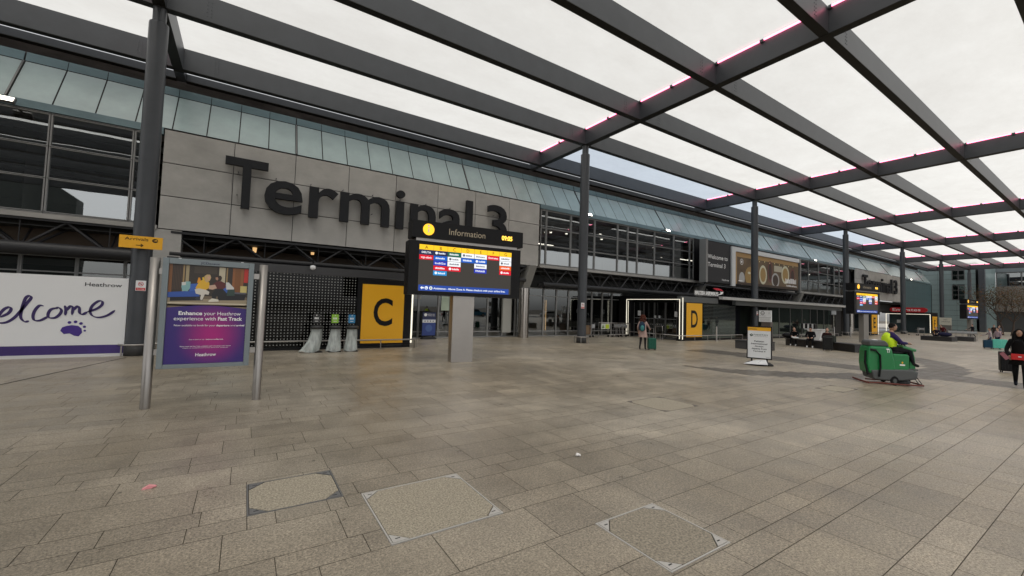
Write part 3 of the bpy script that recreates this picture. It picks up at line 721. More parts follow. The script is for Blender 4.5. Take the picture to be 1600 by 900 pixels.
m = M(T2); m.box(49.3, 50.4, 17.15, 17.2, 2.2, 2.6, mat('grey_sign_plate', (.3, .32, .34), .5)); m.box(50.6, 52, 17.3, 17.4, .1, 2.6, BLACK); m.obj('service_door', None, dd)
m = M(T2); rail(m, [(24.55, 21.9), (24.4, 16.85), (31.9, 16.8)]); m.obj('bumper_rail', None, dd)
m = M(T2); rail(m, [(36.5, 16.85), (50, 16.85)], .3); m.obj('bumper_rail', None, dd)
# E
e = thing('check_in_entrance', 'distant entrance box with a narrow yellow E panel beyond the second information screens', 'entrance', (60, 19, 0))
T3 = TR(-60, -19, 0)
m = M(T3); m.box(56, 62.5, 17.2, 17.5, 2.7, 3.1, BLACK); m.box(56, 62.5, 17.5, 22.6, 3.0, 3.1, BLACK); m.box(59.9, 62.5, 17.22, 17.4, 0, 2.7, BLACK); m.box(56, 59.9, 19, 19.1, 0, 3, DARKIN); m.obj('wall', None, e)
m = M(T3); panel_letter(m, 60.4, 62.2, .2, 2.55, 17.18, 'E', .7, 1.12); m.obj('letter_panel', None, e)
m = M(T3); m.box(62.53, 62.57, 17.17, 17.2, .1, 2.6, LED); m.obj('light_strip', None, e)
m = M(T3); rail(m, [(56, 16.8), (62.6, 16.8)]); m.obj('bumper_rail', None, e)
# F
f_ = thing('check_in_entrance', 'far entrance box framed in white light under a red airline sign', 'entrance', (84, 19, 0))
T4 = TR(-84, -19, 0)
m = M(T4); m.box(83.1, 86.5, 16.9, 17.1, 0, 3.05, BLACK); m.box(83.1, 86.5, 17.1, 22.4, 2.85, 3.05, BLACK); m.box(85, 85.1, 17.1, 22, 0, 2.8, mat('teal_dark_inside', (.04, .07, .08), .3)); m.obj('wall', None, f_)
m = M(T4)
for y0, y1, z0, z1 in ((16.98, 17.04, .1, 2.8), (21.84, 21.9, .1, 2.8), (17.04, 21.84, 2.75, 2.8)): m.box(83.0, 83.06, y0, y1, z0, z1, LED)
m.obj('light_strip', None, f_)
m = M(T4); panel_letter(m, 83.5, 85.9, .2, 2.5, 16.87, 'F', .7, 1.1); m.obj('letter_panel', None, f_)
m = M(T4); m.box(84.9, 84.95, 20.6, 21.1, 1.4, 1.9, WHITE); m.obj('paper_notice', None, f_)
# red airline sign above F
er = thing('airline_sign', 'red rounded sign with white Emirates lettering on the far entrance roof', 'sign', (83, 19.4, 3.05))
TS = RZ(-PI/2)
m = MB(); m.T = TS; P = [(-1.75, 0), (1.75, 0), (2.05, .14), (2.15, .35), (2.05, .56), (1.75, .7), (-1.75, .7), (-2.0, .56), (-2.05, .35), (-2.0, .14)]
m.prism(P, 0, .25, mat('airline_red', (.50, .012, .02), .4)); m.obj('board', None, er)
m = MB(); m.T = TS; m.text('Emirates', -.15, .17, .40, -.008, WLET, w=3.1, off=.008, anchor='c'); m.obj('lettering', None, er)
# British Airways sign on D
ba = thing('airline_sign', 'white British Airways lettering with red and blue ribbon on the D entrance roof', 'sign', (28.1, 17.3, 3.16))
m = MB(); m.text('BRITISH AIRWAYS', -1.5, .08, .27, 0, WLET, w=2.9, off=.012, depth=.05)
m.obj('lettering', None, ba)
m = MB(); m.prism([(.65, .62), (1.2, .66), (1.75, .60), (2.0, .45), (1.6, .50), (1.1, .50)], -.02, .02, mat('ba_red', (.55, .01, .03), .4)); m.prism([(1.6, .40), (2.02, .42), (1.98, .28), (1.75, .2), (1.3, .16), (1.7, .28)], -.02, .02, WLET); m.obj('ribbon_emblem', None, ba)
m = MB(); m.box(-1.5, 2.0, .06, .1, .0, .08, ALUD); 
for x_ in (-1.3, 0, 1.3): m.box(x_, x_+.04, .055, .1, .0, .55, ALUD)
m.obj('support_bar', None, ba)

# ================================================================== BILLBOARD
bb = thing('billboard', 'wide billboard reading Welcome to Terminal 3 beside a brown advert with two plates', 'billboard', (41, 20.5, 4.4))
T5 = TR(-41, -20.5, -4.4)
m = M(T5); m.box(33.05, 50.4, 20.55, 20.85, 4.62, 8.28, BLACK); m.box(32.7, 33.0, 20.3, 20.9, 4.6, 8.3, ALU); m.box(50.45, 50.7, 20.4, 20.9, 4.5, 8.2, ALU); m.obj('backing', None, bb)
m = M(T5); m.flat(33.1, 36.85, 4.7, 8.2, 20.54, mat('board_charcoal', (.022, .022, .025), .5))
m.text('Welcome to', 33.35, 6.72, .36, 20.53, WLET, w=3.1, off=.012); m.text('Terminal 3', 33.35, 6.02, .36, 20.53, WLET, w=2.75, off=.012); m.text('Heathrow', 35.55, 4.88, .17, 20.53, WLET, w=1.15, off=.01); m.obj('welcome_panel', None, bb)
m = M(T5); m.box(36.95, 37.55, 20.4, 20.54, 4.5, 8.12, WHITE); m.box(37.55, 50.3, 20.4, 20.54, 7.72, 8.12, WHITE); m.obj('white_border', None, bb)
m = M(T5); yA = 20.5
m.flat(37.55, 50.25, 4.72, 7.70, yA, mat('ad_brown', (.13, .085, .045), .5, var=.5, vscale=.5))
m.flat(37.55, 50.25, 7.28, 7.70, yA-.004, mat('ad_gold', (.42, .26, .10), .4)); m.flat(37.55, 37.95, 4.75, 7.28, yA-.004, MATS['ad_gold'])
cream = mat('ad_cream', (.62, .60, .45), .5); tan = mat('ad_tan', (.36, .23, .08), .5); dk = mat('ad_dark', (.05, .03, .02), .5); wine = mat('ad_wine', (.16, .05, .05), .5); silver = mat('ad_silver', (.45, .45, .45), .4)
m.disc(40.3, 5.6, .95, yA-.006, tan, rz=.9); m.disc(40.1, 5.9, .25, yA-.008, cream, rz=.12)
m.disc(38.8, 5.3, .5, yA-.007, silver, rz=.6)
for cx, cz, rx, rz, mm in ((42.7, 5.9, .75, .95, cream), (45.2, 5.5, .8, .75, silver), (47.3, 6.2, .85, .95, cream), (44.1, 6.3, .45, 1.1, wine), (48.9, 6.2, .5, .8, wine)): m.disc(cx, cz, rx, yA-.007, mm, rz=rz); m.disc(cx, cz, rx*.72, yA-.009, tan if mm is cream else dk, rz=rz*.75)
m.flat(44.9, 46.6, 6.4, 7.0, yA-.010, mat('ad_plate', (.5, .46, .36), .5))
m.flat(37.95, 50.25, 4.72, 4.95, yA-.009, dk)
for k_ in range(8): m.disc(42+k_*1.0, 7.15+.05*(k_ % 2), .07, yA-.012, mat('ad_glow', (.9, .75, .35), .4), seg=8)
random.seed(9); xq = 47.3
while xq < 49.7: wq = random.uniform(.09, .2); m.flat(xq, xq+wq, 5.35, 5.35+random.choice((.42, .5, .52)), yA-.014, WLET); xq += wq+.06
xq = 47.5
while xq < 49.7: wq = random.uniform(.06, .14); m.flat(xq, xq+wq, 5.02, 5.02+random.choice((.12, .17)), yA-.014, WLET); xq += wq+.05
for k_ in range(14):
    a_ = 2*PI*k_/14; m.disc(38.75+.25*math.cos(a_), 6.85+.25*math.sin(a_), .05, yA-.012, WLET, seg=6)
m.disc(38.75, 6.85, .12, yA-.012, WLET); m.flat(38.2, 38.9, 5.02, 5.1, yA-.014, WLET)
m.obj('advert', None, bb)
m = M(T5)
for xx in (33.3, 37.5, 42, 46.5, 50.2): m.bar((xx, 20.9, 4.4), (xx, 21.7, 4.4), .08, .08, STEEL); m.bar((xx, 20.75, 4.4), (xx, 20.75, 4.62), .08, .08, STEEL)
m.bar((33.1, 20.75, 4.4), (50.4, 20.75, 4.4), .1, .1, STEEL); m.obj('support_frame', None, bb)

# ================================================================== FLOODLIGHTS
fls = ['lit floodlight glaring at the left edge above the upper windows', 'lit floodlight over the upper windows just right of a canopy column', 'lit floodlight on an arm over the upper windows left of the billboard', 'lit floodlight on an arm right of the billboard', 'distant lit floodlight on the teal wall']
fl = thing('floodlight', fls[0], 'floodlight', (-7.25, 21.72, 8.5), 0, 'floodlights along the facade')
m = MB(); m.bar((0, 0, .1), (0, -.5, .05), .06, .06); m.obj('arm', ALUD, fl)
m = MB(); m.T = TR(0, -.62, 0)@Matrix.Rotation(math.radians(-38), 4, 'X'); m.box(-.24, .24, -.05, .05, -.12, .12); m.obj('housing', ALUD, fl)
m = MB(); m.T = TR(0, -.62, 0)@Matrix.Rotation(math.radians(-38), 4, 'X'); m.box(-.2, .2, -.06, -.052, -.1, .1); m.obj('lens', LAMP, fl)
for x_, y_, k_ in ((19.9, 21.7, 1), (28.6, 21.7, 2), (56.0, 21.7, 3), (92.2, 21.7, 4)): dup(fl, (x_, y_, 8.55), 0, fls[k_], 'floodlights along the facade')

# ================================================================== ROAD AND CARS ACROSS THE PLAZA (mirrored in the shop windows)
m = MB(); m.box(-80, 110, -36, -27, -.004, .004); stru(m.obj('road', mat('asphalt', (.05, .05, .052), .8, var=.2, vscale=2)))
def car(loc, rz, label, col):
    t = thing('parked_car', label, 'car', loc, rz, 'cars parked across the plaza'); P = mat('car_paint_%d' % int(col[2]*1000), col, .25, spec=.6)
    m = MB(); m.prism([(-2.15, .28), (2.15, .28), (2.2, .62), (2.0, .82), (1.1, .92), (-1.9, .98), (-2.2, .8)], -.86, .86, P); m.prism([(-1.8, .96), (1.05, .92), (.35, 1.42), (-1.25, 1.45)], -.72, .72, P); m.obj('body', None, t, bevel=.06)
    m = MB(); m.prism([(-1.55, 1.0), (.85, .97), (.28, 1.37), (-1.2, 1.39)], -.735, .735, BLACK); m.obj('side_window', None, t)
    m = MB(); m.add([(1.0, -.62, .96), (1.0, .62, .96), (.38, .58, 1.39), (.38, -.58, 1.39)], [(0, 1, 2, 3)], BLACK); m.v = [v+Vector((.03, 0, .02)) for v in m.v]; m.obj('windscreen', None, t)
    for x_ in (-1.35, 1.35):
        for y_ in (-.8, .8): m = MB(); m.tube([(x_, y_-.1, .32), (x_, y_+.1, .32)], .32, 18); o = m.obj('wheel', BLACK, t); m = MB(); m.tube([(x_, y_-.105, .32), (x_, y_+.105, .32)], .2, 12); m.obj('rim', STAIN2, o)
    for y_ in (-.6, .6): m = MB(); m.ell((2.12, y_, .68), (.08, .18, .08), WHITE, 8, 6); m.obj('headlight', None, t)
    return t
car((37, -24.5, .0), .1, 'blue car reflected in the glass behind the information screen', (.02, .14, .24))
car((43, -25, 0), 3.0, 'dark grey car reflected in the glass beside the blue one', (.05, .05, .055))
car((55, -24, 0), .05, 'silver car reflected in the glass right of the steel column', (.30, .31, .32))
car((63, -25.5, 0), 3.1, 'black car reflected in the glass near the nearest trolley', (.012, .012, .014))
# ================================================================== SIGNS AND STREET FURNITURE
def radial(name, ca, cb, c, r, ax=(1, 1, 1), p=1.0):
    m = bpy.data.materials.new(name); m.use_nodes = True; n = m.node_tree.nodes; l = m.node_tree.links; P = n['Principled BSDF']; P.inputs['Roughness'].default_value = .35
    tc = n.new('ShaderNodeTexCoord'); s = n.new('ShaderNodeVectorMath'); s.operation = 'SUBTRACT'; s.inputs[1].default_value = c
    s2 = n.new('ShaderNodeVectorMath'); s2.operation = 'MULTIPLY'; s2.inputs[1].default_value = ax
    L = n.new('ShaderNodeVectorMath'); L.operation = 'LENGTH'; mr = n.new('ShaderNodeMapRange'); mr.inputs[2].default_value = r
    mr.interpolation_type = 'SMOOTHSTEP'
    mx = n.new('ShaderNodeMix'); mx.data_type = 'RGBA'; mx.inputs[6].default_value = (*ca, 1); mx.inputs[7].default_value = (*cb, 1)
    l.new(tc.outputs['Object'], s.inputs[0]); l.new(s.outputs[0], s2.inputs[0]); l.new(s2.outputs[0], L.inputs[0]); l.new(L.outputs['Value'], mr.inputs[0]); l.new(mr.outputs[0], mx.inputs[0]); l.new(mx.outputs[2], P.inputs['Base Color'])
    MATS[name] = m; return m
# ---- welcome hoarding
h = thing('hoarding', 'white hoarding with handwritten purple welcome and a paw-like footprint', 'hoarding', (-5, 17.78, 0))
T = TR(5, -17.78, 0)
m = M(T); m.box(-13, -3.16, 17.74, 17.84, .36, 2.46, WHITE); m.obj('board', None, h)
m = M(T); m.box(-13, -3.16, 17.735, 17.845, .09, .357, PURP); m.obj('purple_band', None, h)
m = M(T); m.box(-13, -3.14, 17.7, 17.88, 0, .088, mat('skirting_white', (.6, .6, .6), .5)); m.obj('skirting', None, h)
m = M(T); y = 17.733
S = [[(-5.81, 1.19), (-5.67, 1.3), (-5.62, 1.42), (-5.66, 1.48), (-5.75, 1.42), (-5.83, 1.27), (-5.88, 1.11), (-5.82, 1.03), (-5.68, 1.05), (-5.55, 1.17), (-5.44, 1.36), (-5.32, 1.61), (-5.25, 1.76), (-5.29, 1.82), (-5.36, 1.74), (-5.41, 1.45), (-5.42, 1.2), (-5.34, 1.07), (-5.25, 1.09)],
 [(-4.98, 1.53), (-5.07, 1.54), (-5.15, 1.4), (-5.18, 1.23), (-5.14, 1.11), (-5.02, 1.11), (-4.87, 1.23)],
 [(-4.72, 1.48), (-4.83, 1.43), (-4.88, 1.29), (-4.85, 1.19), (-4.73, 1.19), (-4.64, 1.29), (-4.61, 1.41), (-4.67, 1.49), (-4.75, 1.46)],
 [(-4.55, 1.56), (-4.52, 1.44), (-4.52, 1.26)], [(-4.52, 1.38), (-4.43, 1.54), (-4.37, 1.49), (-4.38, 1.28)],
 [(-4.37, 1.4), (-4.28, 1.54), (-4.23, 1.49), (-4.22, 1.35), (-4.15, 1.3), (-4.05, 1.38)],
 [(-4.05, 1.38), (-3.86, 1.47), (-3.74, 1.6), (-3.74, 1.71), (-3.83, 1.71), (-3.95, 1.57), (-3.99, 1.39), (-3.93, 1.26), (-3.78, 1.21), (-3.59, 1.28), (-3.43, 1.44)],
 [(-6.9, 1.65), (-6.75, 1.25), (-6.6, 1.03), (-6.45, 1.3), (-6.38, 1.5), (-6.33, 1.2), (-6.22, 1.03), (-6.08, 1.35), (-6.0, 1.7)]]
for i_, s_ in enumerate(S): m.ribbon(s_, .062, y-.0008*i_, INK)
m.obj('handwriting', None, h)
m = M(T); m.poly([(-4.6, .80), (-4.57, .90), (-4.47, .95), (-4.36, .97), (-4.23, .95), (-4.15, .87), (-4.13, .74), (-4.2, .63), (-4.3, .65), (-4.4, .72), (-4.52, .70)], y, mat('foot_purple', (.05, .02, .22), .5))
for (a, b, r) in ((-4.42, 1.05, .042), (-4.29, 1.07, .042), (-4.17, 1.02, .042), (-4.09, .92, .036), (-4.075, .80, .028)): m.disc(a, b, r, y, MATS['foot_purple'], seg=12)
m.obj('footprint_mark', None, h)
m = M(T); m.text('Heathrow', -4.15, 2.17, .115, y, mat('text_charcoal', (.02, .02, .025), .5), w=.84, off=.008); m.obj('lettering', None, h)
# ---- arrivals sign
a = thing('direction_sign', 'yellow Arrivals sign with plane symbol and right arrow on the nearest column', 'sign', (-2.86, 17.3, 3.42), 0)
m = MB(); m.box(-.52, .52, 0, .05, 0, .39, YEL); m.obj('board', None, a)
m = MB(); m.text('Arrivals', -.39, .245, .095, -.003, BLACK, w=.56, off=.006)
m.disc(.335, .275, .075, -.003, BLACK, rz=.062); m.poly([(.275, .27), (.33, .285), (.37, .315), (.385, .312), (.36, .285), (.40, .285), (.40, .27), (.33, .262)], -.005, YEL)
m.poly([(-.12, .105), (.02, .105), (-.015, .135), (.01, .145), (.065, .095), (.01, .045), (-.015, .055), (.02, .085), (-.12, .085)], -.003, BLACK); m.obj('lettering', None, a)
m = MB(); m.box(-.2, .2, .05, .28, .12, .17, ALUD); m.box(-.2, .2, .05, .28, .25, .3, ALUD); m.obj('bracket', None, a)
def nosmoke(loc, label, w_=.25, h_=.33, rz=0):
    t = thing('no_smoking_sign', label, 'sign', loc, rz, 'no smoking signs on columns')
    m = MB(); m.box(-w_/2, w_/2, 0, .012, 0, h_, WHITE); m.obj('board', None, t)
    m = MB(); red = mat('sign_red', (.55, .02, .02), .5); R = w_*.27; cz = h_*.66
    P = 20
    for k_ in range(P):
        a0, a1 = 2*PI*k_/P, 2*PI*(k_+1)/P
        m.poly([(R*math.cos(a0), cz+R*math.sin(a0)), (R*math.cos(a1), cz+R*math.sin(a1)), (R*.78*math.cos(a1), cz+R*.78*math.sin(a1)), (R*.78*math.cos(a0), cz+R*.78*math.sin(a0))], -.002, BLACK if False else red)
    m.flat(-R*.6, R*.5, cz-.012, cz+.012, -.0015, BLACK); m.poly([(-R*.6, cz+R*.45), (-R*.45, cz+R*.6), (R*.6, cz-R*.45), (R*.45, cz-R*.6)][::-1], -.003, red)
    m.flat(-w_*.46, w_*.46, h_*.04, h_*.30, -.002, red); m.text('No smoking', 0, h_*.13, h_*.09, -.004, WLET, w=w_*.7, off=.01, anchor='c'); m.obj('pictogram', None, t)
nosmoke((-2.83, 17.53, 2.08), 'white and red no smoking sign on the nearest column below the arrivals sign')
nosmoke((16.2, 17.53, 1.98), 'white and red no smoking sign on the column left of the D entrance')
nosmoke((35.6, 17.53, 1.9), 'small red no smoking sign on the column behind the two-part notice totem')

# ---- advertising poster stand
p = thing('poster_stand', 'grey framed Fast Track poster on two steel poles, showing a couple on a blue sofa', 'poster stand', (-.55, 9.3, 0))
T = TR(.55, -9.3, 0)
for i_, x_ in enumerate((-1.335, .27)):
    m = M(T); m.lathe([(.072, 0), (.072, 2.58), (.0, 2.585)], (x_, 9.3, 0), 24, STAIN); m.obj('pole', None, p)
m = M(T); FG = mat('poster_frame_grey', (.20, .235, .25), .4, metal=.2)
m.box(-1.225, -1.14, 9.22, 9.4, .665, 2.59, FG); m.box(.03, .115, 9.22, 9.4, .665, 2.59, FG); m.box(-1.138, .028, 9.22, 9.4, .665, .735, FG); m.box(-1.138, .028, 9.22, 9.4, 2.49, 2.59, FG); m.box(-1.138, .028, 9.27, 9.38, .737, 2.488, FG)
for x_ in (-1.02, -.1): m.box(x_, x_+.04, 9.24, 9.3, 2.591, 2.6, WLET)
m.obj('frame', None, p, bevel=.004)
m = M(T)
for z_ in (.9, 2.3):
    m.box(-1.30, -1.227, 9.27, 9.33, z_, z_+.1, STAIN2); m.box(.118, .25, 9.27, 9.33, z_, z_+.1, STAIN2)
m.obj('clamp', None, p)
m = M(T); m.text('JCDecaux', -.56, 2.515, .035, 9.216, mat('deep_blue', (.01, .015, .06), .4), w=.28, off=.01, anchor='c'); m.obj('maker_lettering', None, p)
m = M(T); Y0 = 9.265
def A(px, py): return (-1.14+(px-155)/1085*1.17, 2.488-(py-143-(px-165)*.056)*.00131)
def AP(pts, k, c, lift): m.poly([A(*q) for q in pts][::-1], Y0-.0006*lift, mat(k, c, .35))
def AR(x0, y0, x1, y1, k, c, lift): AP([(x0, y0+(x0-165)*.056), (x1, y0+(x1-165)*.056), (x1, y1+(x1-165)*.056), (x0, y1+(x0-165)*.056)], k, c, lift)
AR(157, 144, 1238, 760, 'pa_dark', (.035, .025, .018), 0)
AR(157, 144, 200, 560, 'pa_wood', (.22, .09, .03), 1); AR(335, 144, 358, 520, 'pa_oak', (.33, .22, .1), 1); AR(372, 144, 415, 450, 'pa_beige', (.36, .29, .17), 1)
for q in range(6): AR(215+q*20, 144, 222+q*20, 480, 'pa_slat', (.09, .05, .03), 1)
AR(818, 150, 905, 480, 'pa_cream', (.52, .46, .33), 1); AR(920, 150, 940, 480, 'pa_oak', (.33, .22, .1), 1); AR(1010, 150, 1170, 520, 'pa_door', (.27, .10, .03), 1); AR(1045, 160, 1130, 500, 'pa_door2', (.20, .075, .02), 2)
AR(1175, 150, 1238, 350, 'pa_red', (.55, .03, .02), 1); AR(1125, 400, 1225, 500, 'pa_lamp', (.6, .5, .18), 2); AR(480, 150, 790, 250, 'pa_mid', (.06, .045, .03), 1)
AR(157, 560, 1238, 640, 'pa_floor', (.16, .12, .08), 1); AR(157, 600, 1238, 700, 'pa_floor2', (.33, .27, .18), 2); AR(157, 655, 1238, 668, 'pa_line', (.62, .55, .42), 3); AR(157, 680, 1238, 760, 'pa_floor3', (.2, .15, .1), 2)
AP([(150, 520), (560, 510), (570, 590), (160, 590)], 'pa_blue', (.03, .09, .38), 4); AP([(440, 415), (560, 410), (560, 520), (430, 520)], 'pa_blue2', (.04, .12, .45), 3); AP([(190, 588), (620, 590), (620, 645), (190, 640)], 'pa_shadow', (.008, .008, .012), 4)
AP([(880, 440), (960, 440), (960, 560), (880, 560)], 'pa_blue2', (.04, .12, .45), 3); AP([(820, 545), (1220, 560), (1200, 660), (820, 650)], 'pa_shadow', (.008, .008, .012), 4); AP([(1050, 540), (1220, 552), (1220, 575), (1050, 565)], 'pa_greyseat', (.10, .10, .12), 5)
AP([(330, 400), (390, 380), (440, 385), (440, 470), (410, 515), (340, 510), (325, 450)], 'pa_bag', (.22, .42, .42), 5); AP([(325, 392), (380, 388), (380, 430), (330, 435)], 'pa_white', (.6, .6, .58), 6)
AP([(525, 400), (540, 330), (560, 330), (575, 370), (565, 405)], 'pa_orange', (.75, .30, .02), 5); AP([(590, 330), (615, 320), (625, 360), (600, 370)], 'pa_yellow', (.75, .5, .04), 5)
# seated woman
AP([(510, 470), (545, 400), (590, 360), (650, 370), (690, 400), (700, 470), (650, 500), (600, 490), (520, 485)], 'pa_jumper', (.72, .42, .03), 8)
AP([(500, 490), (560, 480), (650, 500), (700, 530), (690, 570), (640, 560), (610, 640), (575, 635), (590, 570), (520, 550)], 'pa_trouser', (.62, .58, .52), 9)
AP([(620, 310), (650, 288), (695, 290), (712, 330), (695, 375), (655, 400), (625, 370)], 'pa_blonde', (.55, .38, .18), 10); AP([(665, 315), (695, 310), (700, 345), (680, 365), (662, 350)], 'pa_skin', (.62, .36, .25), 11)
AP([(535, 590), (575, 605), (590, 635), (540, 640), (510, 620)], 'pa_shoe', (.03, .03, .04), 9)
# seated man
AP([(745, 420), (790, 385), (850, 380), (910, 410), (925, 470), (880, 500), (790, 490), (740, 460)], 'pa_maroon', (.10, .018, .018), 8)
AP([(780, 490), (880, 490), (930, 540), (930, 640), (860, 640), (800, 570), (790, 650), (740, 640), (735, 560)], 'pa_black', (.012, .012, .014), 9)
AP([(775, 325), (800, 302), (845, 305), (862, 335), (850, 375), (815, 385), (780, 360)], 'pa_hair', (.035, .02, .015), 10); AP([(772, 330), (800, 325), (812, 350), (800, 372), (776, 358)], 'pa_skin2', (.42, .22, .14), 11)
AP([(690, 440), (770, 430), (800, 480), (740, 500), (690, 490)], 'pa_hands', (.55, .36, .27), 10); AP([(690, 655), (740, 620), (790, 630), (830, 640), (835, 668), (700, 668)], 'pa_trainers', (.7, .66, .55), 12)
AP([(920, 400), (960, 400), (1040, 480), (1040, 510), (930, 500)], 'pa_white', (.6, .6, .58), 6); AP([(950, 500), (1050, 500), (1055, 590), (940, 590)], 'pa_greenbag', (.03, .06, .05), 7)
m.obj('poster_picture', None, p)
m = M(T); grad = radial('poster_purple', (.40, .01, .19), (.036, .016, .17), (.08, 0, 1.25), .58, (1, 0, .85))
P = [(-1.138, .738), (.028, .738), (.028, 1.72)]+[(.028-1.166*t/12, 1.72+.055*math.sin(PI*t/12)) for t in range(1, 12)]+[(-1.138, 1.72)]
m.poly(P, Y0-.012, grad)
m.obj('poster_purple_field', None, p)
m = M(T); yy = Y0-.014
m.text('Enhance', -.97, 1.60, .062, yy, WLET, off=.03, w=.335); m.text('your Heathrow', -.61, 1.60, .062, yy, WLET, w=.555, off=.004)
m.text('experience with', -1.03, 1.505, .062, yy, WLET, w=.60, off=.004); m.text('Fast Track', -.40, 1.505, .062, yy, WLET, off=.03, w=.37)
m.text('Now available to book for your', -1.02, 1.40, .03, yy, WLET, w=.585, off=.004); m.text('departure', -.42, 1.40, .03, yy, WLET, off=.03, w=.20); m.text('and', -.205, 1.40, .03, yy, WLET, w=.075); m.text('arrival', -.115, 1.40, .03, yy, WLET, off=.03, w=.125)
m.text('Scan to book or visit', -.80, 1.155, .018, yy, WLET, w=.22); m.text('heathrow.com/fast-track', -.56, 1.155, .018, yy, WLET, off=.02, w=.26)
m.text('Please check the Fast Track availability before booking at your airport', -.92, 1.035, .015, yy, WLET, w=.74, off=.01); m.text('subject to availability and to the terms and conditions', -.88, 1.008, .014, yy, WLET, w=.66)
m.text('Heathrow', -.545, .865, .055, yy, WLET, off=.012, w=.30, anchor='c'); m.obj('poster_lettering', None, p)

# ---- information screens
def totem(loc, rz, label):
    t = thing('information_totem', label, 'information board', loc, rz, 'information boards on the plaza')
    m = MB(); m.box(-.47, .30, -.17, .17, 0, 2.3); m.obj('post', STAIN2, t, bevel=.008)
    bx = mat('screen_housing', (.009, .009, .010), .5, spec=.2)
    m = MB(); m.box(-2.02, 2.03, -.22, .36, 2.24, 4.0); m.obj('housing', bx, t)
    m = MB(); m.box(-1.95, 2.10, -.24, .38, 4.10, 4.66); m.obj('header', bx, t)
    m = MB(); m.box(-1.8, 1.9, -.18, .3, 4.0, 4.10); m.obj('gap_panel', STAIN2, t)
    AMB = mat('amber_lit', (.7, .4, .02), .4, emit=(1, .47, .02), es=.85); HDT = mat('header_text', (.42, .36, .26), .5)
    m = MB(); m.disc(-1.42, 4.385, .19, -.243, AMB, seg=28); m.text('i', -1.42, 4.29, .15, -.246, WLET, off=.02, anchor='c', w=.05); m.disc(-1.42, 4.50, .035, -.246, WLET); m.obj('info_symbol', None, t); m = MB()
    m.text('Information', -.72, 4.29, .2, -.243, HDT, w=1.32, off=.002); m.obj('header_lettering', None, t); m = MB()
    m.text('09:05', 1.24, 4.31, .15, -.243, mat('clock_lit', (1, .6, .1), .4, emit=(1, .55, .06), es=1.3), w=.42, off=.025); m.obj('clock', None, t)
    def em(n_, c, s=.8): return mat('scr_'+n_, (.004, .004, .004), .6, emit=c, es=s, spec=.15)
    m = MB(); y = -.224; x0, x1, z0, z1 = -1.70, 1.66, 2.36, 3.88
    m.flat(x0, x1, z0, z1, y, em('bg', (.035, .031, .027), 1))
    cw = (x1-x0)/7; Wt = em('white', (.8, .82, .85)); Yl = em('yellow', (.95, .55, .02)); Bk = em('black', (.004, .004, .004)); navy = em('navy', (.015, .02, .07)); blue = em('blue', (.01, .10, .48)); red = em('red', (.62, .008, .025)); lb = em('lblue', (.02, .24, .55)); grn = em('green', (.01, .11, .07)); org = em('orange', (.75, .10, .01)); bl2 = em('blue2', (.02, .04, .4))
    hd = .165
    for k_, ch in enumerate('ABCDEFG'):
        m.flat(x0+cw*k_+.004, x0+cw*(k_+1)-.004, z1-hd, z1, y-.002, Yl); m.text(ch, x0+cw*(k_+.5), z1-hd+.03, .105, y-.004, Bk, anchor='c')
    rows = [[(navy, 'DELTA', 1), (red, 'virgin atlantic', 1)],
            [(navy, None, 1), (blue, None, 1), (bl2, 'IndiGo', 1), (red, None, 1), (lb, None, 1)],
            [(grn, None, 1), (Wt, None, 0), (Wt, None, 0), (red, None, 1)],
            [(Wt, None, 0), (blue, None, 1)], [(Wt, None, 0), (blue, None, 1), (Wt, None, 0), (bl2, 'FINNAIR', 1)],
            [(red, 'Emirates', 1)], [(Wt, None, 0), (Wt, None, 0), (org, None, 1), (red, None, 1)]]
    random.seed(5)
    for k_, col in enumerate(rows):
        for r_, (c_, s_, lt_) in enumerate(col):
            za = z1-hd-.165*(r_+1); xa = x0+cw*k_
            m.flat(xa+.008, xa+cw-.008, za+.006, za+.159, y-.002, c_); tc_ = Wt if lt_ else em('greytext', (.12, .12, .14))
            if s_: m.text(s_, xa+cw/2, za+.05, .06, y-.004, tc_, w=min(.36, .062*len(s_)), off=.02, anchor='c')
            else:
                xx = xa+.07
                if (k_+r_) % 2: m.disc(xa+.1, za+.085, .045, y-.004, tc_, seg=10); xx = xa+.17
                while xx < xa+cw-.09: w_ = random.uniform(.012, .03); m.flat(xx, xx+w_, za+.055, za+random.choice((.095, .11)), y-.004, tc_); xx += w_+.008
    m.flat(x0+.02, x1-.08, z0+.01, z0+.2, y-.002, em('bar', (.02, .06, .30)))
    m.poly([(x0+.08, z0+.105), (x0+.14, z0+.16), (x0+.14, z0+.125), (x0+.2, z0+.125), (x0+.2, z0+.085), (x0+.14, z0+.085), (x0+.14, z0+.05)][::-1], y-.004, Wt)
    m.disc(x0+.28, z0+.105, .055, y-.004, Wt); m.disc(x0+.43, z0+.105, .055, y-.004, Wt); m.flat(x0+.395, x0+.465, z0+.095, z0+.115, y-.006, grn); m.flat(x0+.42, x0+.44, z0+.07, z0+.14, y-.006, grn)
    m.poly([(x0+.26, z0+.13), (x0+.275, z0+.13), (x0+.28, z0+.1), (x0+.31, z0+.07), (x0+.27, z0+.07), (x0+.25, z0+.09)][::-1], y-.006, blue)
    m.text('Assistance - Above Zone A. Please check-in with your airline first.', x0+.52, z0+.075, .06, y-.004, Wt, w=2.62, off=.018); m.obj('screen', None, t)
    return t
tt = totem((6.37, 12.85, 0), math.radians(-6), 'large information screen on a steel post in front of the sign wall, showing check-in zones')
dup(tt, (41.6, 12.3, 0), math.radians(-6), 'second information screen, seen at an angle behind the green sweeper')
dup(tt, (75.5, 11.9, 0), math.radians(-6), 'small distant information screen before the end wall and bare tree')

